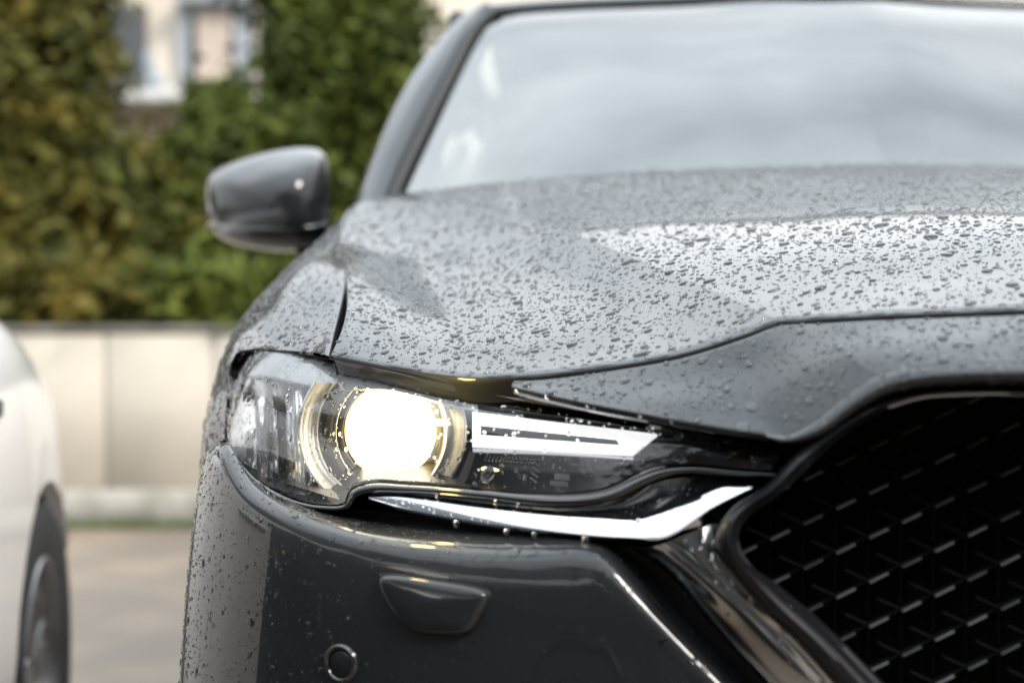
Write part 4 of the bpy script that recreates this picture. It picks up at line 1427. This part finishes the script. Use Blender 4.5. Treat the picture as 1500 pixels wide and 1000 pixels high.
# roof
rt = PP([(708, 20, 3.04), (722, 16, 2.99), (760, 12, 2.975), (850, 6, 2.955), (1000, 0, 2.925)]).tolist() + [[-.1, 2.905, 1.5525], [0, 2.90, 1.5535]]
T0 = spline(rt, 50)
rows = [T0 + (0, .03, -.03), T0 + (0, -.001, -.006), T0 + (0, .004, .004), T0 * (1, 1, 1) + (-.003, .06, .026), T0 * (1.0, 0, 0) + (0, 3.5, 1.60) + np.outer(1 - (T0[:, 0] / T0[0, 0]) ** 2, (0, 0, .035)) - np.outer((T0[:, 0] / T0[0, 0]) ** 4, (0, 0, .02)),
        T0 * (1.0, 0, 0) + (0, 4.3, 1.60) + np.outer(1 - (T0[:, 0] / T0[0, 0]) ** 2, (0, 0, .035)), T0 * (.96, 0, 0) + (0, 5.1, 1.54) + np.outer(1 - (T0[:, 0] / T0[0, 0]) ** 2, (0, 0, .03)), T0 * (.93, 0, 0) + (0, 5.3, 1.46)]
rgd = np.array(rows)
rgd = np.swapaxes(np.array([spline(rgd[:, k], 60) for k in range(50)]), 0, 1)
cb(MB().grid(rgd).plus_mirror(), 'roof', M['paint'])
# doors, side windows and tail
def side_rows(defs):
    r = [spline(np.array([(x, D, z) for x, z in pts]), 30) for D, pts in defs]
    g = np.array(r)
    return np.swapaxes(np.array([spline(g[:, k], 60) for k in range(30)]), 0, 1)
dpts = [(-.875, 1.10), (-.905, 1.03), (-.935, .92), (-.948, .74), (-.948, .52), (-.925, .28)]
g = side_rows([(2.626, dpts), (3.2, dpts), (3.62, dpts)])
d1 = cboth('door', MB().grid(g), M['paint'])
for dd, sg_ in zip(d1, (-1, 1)):
    cb(MB().box((sg_ * .965, 3.46, .93), (.035, .22, .035), bev=.012), 'handle', M['paint'], dd)
g = side_rows([(3.626, dpts), (4.2, dpts), (4.55, dpts)])
d2 = cboth('door', MB().grid(g), M['paint'])
for dd, sg_ in zip(d2, (-1, 1)):
    cb(MB().box((sg_ * .965, 4.38, .93), (.035, .22, .035), bev=.012), 'handle', M['paint'], dd)
q2 = [(-.80, 1.10), (-.84, 1.03), (-.87, .92), (-.885, .74), (-.885, .52), (-.86, .30)]
q3 = [(-.5, 1.10), (-.56, 1.03), (-.60, .92), (-.62, .74), (-.62, .52), (-.6, .32)]
g = side_rows([(4.556, dpts), (4.9, dpts), (5.3, q2), (5.5, q3)])
cboth('rear_wing', MB().add(*(lambda F, G: (G.reshape(-1, 3), F))(cut_grid(g, [4.76], .36, .40), g)), M['paint'])
cb(MB().box((0, 5.46, .72), (1.22, .1, .76), bev=.04).box((0, 5.33, 1.28), (1.1, .06, .40), bev=.02), 'tailgate', M['paint'])
g = side_rows([(2.70, [(-.872, 1.105), (-.866, 1.115), (-.86, 1.13)]), (2.95, [(-.872, 1.105), (-.80, 1.27), (-.735, 1.40)]), (3.25, [(-.872, 1.105), (-.77, 1.36), (-.69, 1.53)]),
               (4.2, [(-.872, 1.105), (-.77, 1.37), (-.69, 1.55)]), (4.9, [(-.86, 1.12), (-.77, 1.33), (-.68, 1.50)]), (5.3, [(-.75, 1.12), (-.70, 1.25), (-.63, 1.42)])])
cboth('side_window', MB().grid(g), M['side_glass'])
g2 = side_rows([(3.6, [(-.874, 1.10), (-.775, 1.37), (-.69, 1.56)]), (3.7, [(-.874, 1.10), (-.775, 1.37), (-.69, 1.56)])])
cboth('door_pillar', MB().grid(g2), M['black_gloss'])
rr = spline(np.array([(-.70, 3.05, 1.53), (-.70, 3.4, 1.565), (-.70, 4.3, 1.57), (-.66, 5.1, 1.50)]), 40)
cboth('roof_rail', MB().tube(rr, .022, 8), M['paint'])
cb(MB().box((0, 3.6, .30), (1.7, 3.5, .16)), 'floor_pan', M['liner'], smooth=False)
for a_ in (AXLE, 4.76):
    wl = MB()
    th = np.linspace(-.3, math.pi + .3, 30)
    wl.grid(np.array([[[x_, a_ + .415 * math.cos(t), .36 + .415 * math.sin(t)] for t in th] for x_ in (-.55, -.925)]))
    wl.box((-.56, a_, .4), (.02, .85, .85))
    cboth('wheel_arch', wl, M['liner'])
for a_ in (AXLE, 4.76):
    for s_ in (-1, 1):
        o = wheel(car, (s_ * .82, a_ - 1.05, .352), .352, .225, s_)
# cabin
cb(MB().box((0, 2.62, 1.0), (1.5, .5, .16), bev=.06).box((0, 2.9, .9), (1.5, .2, .3), bev=.06), 'dashboard', M['cabin'])
for s_ in (-.38, .38):
    cb(MB().box((s_, 3.55, .70), (.5, .5, .16), bev=.06).box((s_, 3.82, 1.0), (.48, .14, .62), rot=Matrix.Rotation(math.radians(-14), 3, 'X'), bev=.06).box((s_, 3.92, 1.38), (.26, .10, .17), bev=.045), 'seat', M['cabin'])
cb(MB().box((0, 4.6, .95), (1.3, .16, .66), bev=.06), 'rear_seat', M['cabin'])
cb(MB().box((0, 4.1, 1.53), (1.2, 2.0, .02)), 'headliner', M['cabin_light'], smooth=False)
st = MB()
th = np.linspace(0, 2 * math.pi, 40)
st.tube([(.38 + .18 * math.cos(t), 3.02 + .07 * math.sin(t), 1.06 + .165 * math.sin(t)) for t in th], .014, 8)
st.box((.38, 3.03, 1.06), (.16, .05, .12), bev=.02)
cb(st, 'steering_wheel', M['cabin'])
# cowl and wipers
cw = np.array([[(-.78, 2.41, 1.085), (-.4, 2.36, 1.125), (0, 2.33, 1.14), (.4, 2.36, 1.125), (.78, 2.41, 1.085)], [(-.78, 2.34, 1.06), (-.4, 2.28, 1.10), (0, 2.25, 1.11), (.4, 2.28, 1.10), (.78, 2.34, 1.06)]])
cb(MB().grid(cw), 'cowl', M['black_matt'])

# ---- door mirror
def mirror_unit(mirror):
    f = (lambda mb: mb.mirrored()) if mirror else (lambda mb: mb)
    D = 2.52
    out_t = [(303, 262), (308, 253), (340, 238), (385, 224), (425, 216), (455, 215), (472, 221), (481, 238), (484, 270), (484, 310), (482, 340), (474, 356), (455, 366), (420, 369), (370, 364), (335, 355), (315, 343), (304, 318), (300, 288)]
    O = spline(np.array(out_t, float), 80, closed=True)
    c = np.array([400, 296.0])
    rows = []
    for k, dy in ((.90, .135), (1.0, .10), (1.0, .062), (.985, .035), (.95, .012), (.88, -.008), (.76, -.026), (.58, -.042), (.36, -.052), (.16, -.056), (.01, -.057)):
        r_ = []
        for q in O:
            e = c + (q - c) * k
            # the cap tapers back towards its outer end
            dd = dy + .06 * max(0, (430 - e[0]) / 130) ** 1.5 + .055 * max(0, (292 - e[1]) / 76) ** 1.5 * k + .012 * max(0, (e[1] - 335) / 30)
            r_.append(P(e[0], e[1], D + dd))
        rows.append(r_)
    g = np.array(rows)
    m = cb(f(MB().grid(g, close_u=True)), 'door_mirror', M['paint'])
    back = np.array([[P(*(c + (q - c) * .90), D + .135 + .06 * max(0, (430 - q[0]) / 130) ** 1.5) for q in O], [P(*(c + (q - c) * .02), D + .15) for q in O]])
    cb(f(MB().grid(back, close_u=True)), 'mirror_glass', M['chrome'], m)
    # seam line between painted cap and black lower shell
    lo = spline(np.array([(303, 328), (340, 333), (400, 335), (455, 333), (482, 328)], float), 40)
    tr = MB()
    tr.tube([P(q[0], q[1], D - .040 + .06 * max(0, (430 - q[0]) / 130) ** 1.5 + .045 * (abs(q[0] - 400) / 84) ** 4) for q in lo], .0042, 6)
    cb(f(tr), 'mirror_trim', M['black_gloss'], m)
    st_ = MB()
    a0, a1 = P(440, 362, D + .06), np.array([-.885, 2.70, 1.03])
    g = []
    for t in np.linspace(0, 1, 8):
        p = a0 * (1 - t) + a1 * t
        th = np.linspace(0, 2 * math.pi, 16, endpoint=False)
        g.append([p + np.array([math.cos(a_) * .02 * 0, math.cos(a_) * (.05 - .01 * t), math.sin(a_) * (.018 + .012 * t)]) for a_ in th])
    st_.grid(np.array(g), close_u=True)
    cb(f(st_), 'mirror_arm', M['black_gloss'], m)
mirror_unit(False)
mirror_unit(True)

# ================================================================== RAIN
def tri_sample(g, n, r):
    """n points spread evenly over a grid, with normals."""
    a, b, c, d = g[:-1, :-1], g[:-1, 1:], g[1:, 1:], g[1:, :-1]
    T = np.concatenate([np.stack([a, b, c], 2).reshape(-1, 3, 3), np.stack([a, c, d], 2).reshape(-1, 3, 3)])
    cr = np.cross(T[:, 1] - T[:, 0], T[:, 2] - T[:, 0])
    ar = np.linalg.norm(cr, axis=1) / 2
    k = r.choice(len(T), n, p=ar / ar.sum())
    u, v = r.random(n), r.random(n)
    fl = u + v > 1
    u[fl], v[fl] = 1 - u[fl], 1 - v[fl]
    p = T[k, 0] + u[:, None] * (T[k, 1] - T[k, 0]) + v[:, None] * (T[k, 2] - T[k, 0])
    nrm = cr[k] / np.maximum(2 * ar[k, None], 1e-12)
    gn = gnormal(g)
    # orient like the grid normal
    return p, nrm

def garea(g):
    a, b, c, d = g[:-1, :-1], g[:-1, 1:], g[1:, 1:], g[1:, :-1]
    return (np.linalg.norm(np.cross(b - a, c - a), axis=-1).sum() + np.linalg.norm(np.cross(c - a, d - a), axis=-1).sum()) / 2

def drop_shape(nr, ns, r, squash, wob):
    """Unit dome: rows from rim to crown, z height 1, slightly irregular outline."""
    th = np.linspace(0, 2 * math.pi, ns, endpoint=False)
    ph = r.uniform(0, 6.28, 3)
    out_ = 1 + wob * (np.cos(2 * th + ph[0]) * .6 + np.cos(3 * th + ph[1]) * .5 + np.cos(5 * th + ph[2]) * .25)
    V = []
    for k in range(nr):
        a_ = k / nr
        rr = math.cos(a_ * math.pi / 2) ** .75
        V.append(np.stack([np.cos(th) * out_ * rr, np.sin(th) * out_ * rr, np.full(ns, math.sin(a_ * math.pi / 2))], 1))
    V = np.concatenate(V + [np.array([[0, 0, 1.0]])])
    F = []
    for k in range(nr - 1):
        for i in range(ns):
            i2 = (i + 1) % ns
            F.append((k * ns + i, k * ns + i2, (k + 1) * ns + i2, (k + 1) * ns + i))
    for i in range(ns):
        F.append(((nr - 1) * ns + i, (nr - 1) * ns + (i + 1) % ns, nr * ns))
    return V, F

nb_line = spline(n_bot, 400)
gk_line = np.array([LP(q[0], q[1], -.004) for q in spline(np.array([(545, 722), (600, 722), (700, 730), (780, 739), (850, 740), (900, 733)], float), 300)])
wl_line = np.array([WP(q, -.02) for q in spline(np.array(w_lo, float) + np.array([0, 3]), 300)])
fe_line = spline(np.vstack([f_out, np.array(f_in)[1:]]), 1200)
def rain():
    r = np.random.default_rng(11)
    pts, nrm, rad, hgt, elo, ang, where = [], [], [], [], [], [], []
    jobs = list(DROPS)
    for g, dens, tagname in DROPS:
        if tagname in ('bonnet', 'wing'):
            jobs.append((g[:, ::-1] * np.array([-1, 1, 1]), dens * .5, tagname))
    for g, dens, tagname in jobs:
        A = garea(g)
        base = {'bonnet': 30000, 'wing': 30000, 'bumper': 19000, 'headlight': 14000, 'chrome': 14000}[tagname]
        n = int(A * base * dens)
        p, nm = tri_sample(g, n, r)
        ok = np.ones(n, bool)
        if tagname in ('bumper', 'wing'):
            ok = np.hypot(p[:, 1] - AXLE, p[:, 2] - .36) > .42
        # sizes: very many fine beads, few large ones
        med, sg, bf, bm = {'bonnet': (.00100, .46, .065, .0027), 'wing': (.00095, .45, .04, .0026), 'bumper': (.00085, .40, .05, .0019),
                           'headlight': (.00085, .50, .06, .0018), 'chrome': (.00085, .40, .07, .0019)}[tagname]
        s = np.exp(r.normal(math.log(med), sg, n))
        big = r.random(n) < bf
        s[big] = bm * np.exp(r.normal(0, .33, big.sum()))
        s = np.minimum(s, .0078)
        hh = s * r.uniform(.42, .62, n) * np.where(s > .0035, .8, 1)
        ee = 1 + np.abs(r.normal(0, .22, n))
        aa = r.normal(0, .5, n)
        pts.append(p[ok]); nrm.append(nm[ok]); rad.append(s[ok]); hgt.append(hh[ok]); elo.append(ee[ok]); ang.append(aa[ok])
        where += [tagname] * int(ok.sum())
    p, nm, s, h, el, an = (np.concatenate(q) for q in (pts, nrm, rad, hgt, elo, ang))
    where = np.array(where)
    # thin out beads that sit on larger ones (coarse hash grid)
    order = np.argsort(-s)
    keep = np.ones(len(s), bool)
    cell = {}
    for i in order:
        key = tuple((p[i] // .006).astype(int))
        ok = True
        for dx in (-1, 0, 1):
            for dy in (-1, 0, 1):
                for dz in (-1, 0, 1):
                    for j in cell.get((key[0] + dx, key[1] + dy, key[2] + dz), ()):
                        if np.linalg.norm(p[i] - p[j]) < (s[i] + s[j]) * 1.12:
                            ok = False; break
                    if not ok: break
                if not ok: break
            if not ok: break
        if ok:
            cell.setdefault(key, []).append(i)
        else:
            keep[i] = False
    # keep outside the body: push the rim just below the surface
    p, nm, s, h, el, an, where = p[keep], nm[keep], s[keep], h[keep], el[keep], an[keep], where[keep]
    # down-slope direction
    up = np.array([0, 0, 1.0])
    dn = nm * nm[:, 2:3] - up
    ln = np.linalg.norm(dn, axis=1, keepdims=True)
    dn = np.where(ln > 1e-4, dn / np.maximum(ln, 1e-9), np.array([0, -1.0, 0]))
    sd_ = np.cross(nm, dn)
    ca, sa = np.cos(an)[:, None], np.sin(an)[:, None]
    ex, ey = dn * ca + sd_ * sa, -dn * sa + sd_ * ca
    q = proj(p)
    vis = (q[:, 0] > 0) & (q[:, 0] < 1500) & (q[:, 1] > 0) & (q[:, 1] < 1000) & (p[:, 0] < .15) & (np.sum(nm * (p - np.array([XC, 0, ZC])), 1) < 0)
    size = np.where(vis, s / p[:, 1], 0)
    top = set(np.argsort(-size)[:300].tolist())
    def spot(i):
        """Label and group by where the bead sits."""
        w, x, y, qx, qy = where[i], p[i][0], p[i][1], q[i][0], q[i][1]
        if w == 'bonnet':
            if qy > np.interp(qx, [480, 700, 900, 1170, 1500], [540, 556, 538, 470, 456]):
                if qx > 1185 + (qy - 475) * 1.3:
                    return 'large raindrop on the flat of the panel above the grille', 'raindrops on the panel above the grille'
                return 'large raindrop on the sloping panel between bonnet gap and headlight', 'raindrops on the panel beside the headlight'
            if qy > np.interp(qx, [545, 640, 760, 900, 1060, 1140], [290, 296, 317, 366, 432, 469]):
                if y < 1.45: return 'large raindrop low on the sloping bonnet side just above the headlight', 'raindrops low on the bonnet side'
                return 'large raindrop high on the sloping bonnet side towards the door mirror', 'raindrops high on the bonnet side'
            if y < 1.35: return 'large raindrop on the bonnet middle close to its front edge', 'raindrops near the bonnet front edge'
            if y < 1.7: return 'large dark raindrop halfway up the middle of the bonnet', 'raindrops halfway up the bonnet'
            return 'blurred raindrop far up the bonnet below the windscreen', 'raindrops below the windscreen'
        return {'wing': ('raindrop on the front wing left of the bonnet gap', 'raindrops on the front wing'), 'bumper': ('large raindrop clinging to the dark front bumper', 'raindrops on the bumper'),
                'headlight': ('large raindrop on the clear headlight cover', 'raindrops on the headlight'), 'chrome': ('large raindrop on the shiny trim below the headlight', 'raindrops on the trim')}[w]
    hang = []
    for px in (759, 803, 862, 872, 941, 985):
        b_ = nb_line[int(np.argmin(np.abs(proj(nb_line)[:, 0] - px)))]
        hang.append((b_ + np.array([0, .002, -.002]), r.uniform(.0012, .0026), 'large raindrop hanging from the lower lip of the panel above the headlight', 'raindrops hanging below the panel lip'))
    for px in (640, 727, 760):
        b_ = gk_line[int(np.argmin(np.abs(proj(gk_line)[:, 0] - px)))]
        hang.append((b_ + np.array([0, -.002, -.001]), r.uniform(.0012, .0022), 'raindrop hanging below the black seal under the headlight', 'raindrops hanging below the headlight seal'))
    for px in (668, 742, 783, 858):
        b_ = wl_line[int(np.argmin(np.abs(proj(wl_line)[:, 0] - px)))]
        hang.append((b_ + np.array([0, -.001, -.002]), r.uniform(.0016, .0028), 'raindrop hanging from the lower edge of the chrome strip', 'raindrops hanging below the chrome strip'))
    sph = MB()
    th_ = np.linspace(0, 2 * math.pi, 16, endpoint=False)
    rows_ = [[(.6 * math.cos(t) * .8, .6 * math.sin(t) * .8, .9) for t in th_]]
    for a_ in np.linspace(.75, -math.pi / 2 + .05, 9):
        rows_.append([(math.cos(a_) * math.cos(t), math.cos(a_) * math.sin(t), math.sin(a_) * 1.1) for t in th_])
    sph.grid(np.array(rows_), close_u=True)
    for (c, q_, l_, g_) in hang:
        ob = bpy.data.objects.get('hanging_raindrop')
        if ob is None:
            ob = sph.build('hanging_raindrop', M['water'])
        else:
            ob = ob.copy(); COL.objects.link(ob)
        ob.location = c; ob.scale = (q_, q_, q_ * r.uniform(.9, 1.3))
        tag(ob, l_, 'raindrop', g_)
    # flat beads held along the bonnet's front edge
    for px0, px1 in ((560, 620), (705, 760), (830, 905), (940, 985), (1040, 1075), (1100, 1140), (1175, 1250), (1270, 1330), (1345, 1400), (1425, 1500)):
        seg = np.array([fe_line[int(np.argmin(np.abs(proj(fe_line)[:, 0] - x)))] for x in np.linspace(px0, px1, 14)])
        t = np.linspace(0, 1, 14)
        w_ = .0036 * np.sin(t * math.pi) ** .6
        rows_ = []
        for a_ in np.linspace(0, math.pi, 8):
            rows_.append(seg + np.stack([0 * t, .0022 + w_ * -math.cos(a_), .0004 + w_ * .55 * math.sin(a_) + .25 * (-w_ * math.cos(a_))], 1))
        ob = MB().grid(np.array(rows_)).build('edge_bead', M['water'])
        tag(ob, 'long flat bead of rain held along the front edge of the bonnet', 'raindrop', 'long beads along the bonnet edge')
    variants = []
    for k in range(10):
        V, F = drop_shape(5, 16, r, 1, .08)
        me = bpy.data.meshes.new('raindrop')
        me.from_pydata(V, [], F)
        me.polygons.foreach_set('use_smooth', [True] * len(F))
        me.materials.append(M['water'])
        variants.append(me)
    sv = [drop_shape(3, 8, r, 1, .06) for _ in range(8)]
    VV, FF, o = [], [], 0
    for i in range(len(s)):
        ux, uy = ex[i] * s[i] * el[i], ey[i] * s[i] / el[i] ** .4
        c = p[i] - nm[i] * h[i] * .10
        if i in top:
            ob = bpy.data.objects.new('raindrop', variants[i % 10])
            ob.matrix_world = Matrix([[ux[0], uy[0], nm[i][0] * h[i], c[0]], [ux[1], uy[1], nm[i][1] * h[i], c[1]], [ux[2], uy[2], nm[i][2] * h[i], c[2]], [0, 0, 0, 1]])
            COL.objects.link(ob)
            l_, g_ = spot(i)
            tag(ob, l_, 'raindrop', g_)
        else:
            V, F = sv[i % 8]
            VV.append(c + V[:, :1] * ux + V[:, 1:2] * uy + V[:, 2:3] * (nm[i] * h[i]))
            FF.append((F, o)); o += len(V)
    me = bpy.data.meshes.new('raindrops')
    faces = [tuple(k + off for k in f) for F, off in FF for f in F]
    me.from_pydata(np.concatenate(VV), [], faces)
    me.polygons.foreach_set('use_smooth', [True] * len(faces))
    me.materials.append(M['water'])
    ob = bpy.data.objects.new('raindrops', me)
    COL.objects.link(ob)
    tag(ob, 'countless fine beads of rain over the wet bodywork of the dark car', kind='stuff')
    print('raindrops', len(s))
rain()
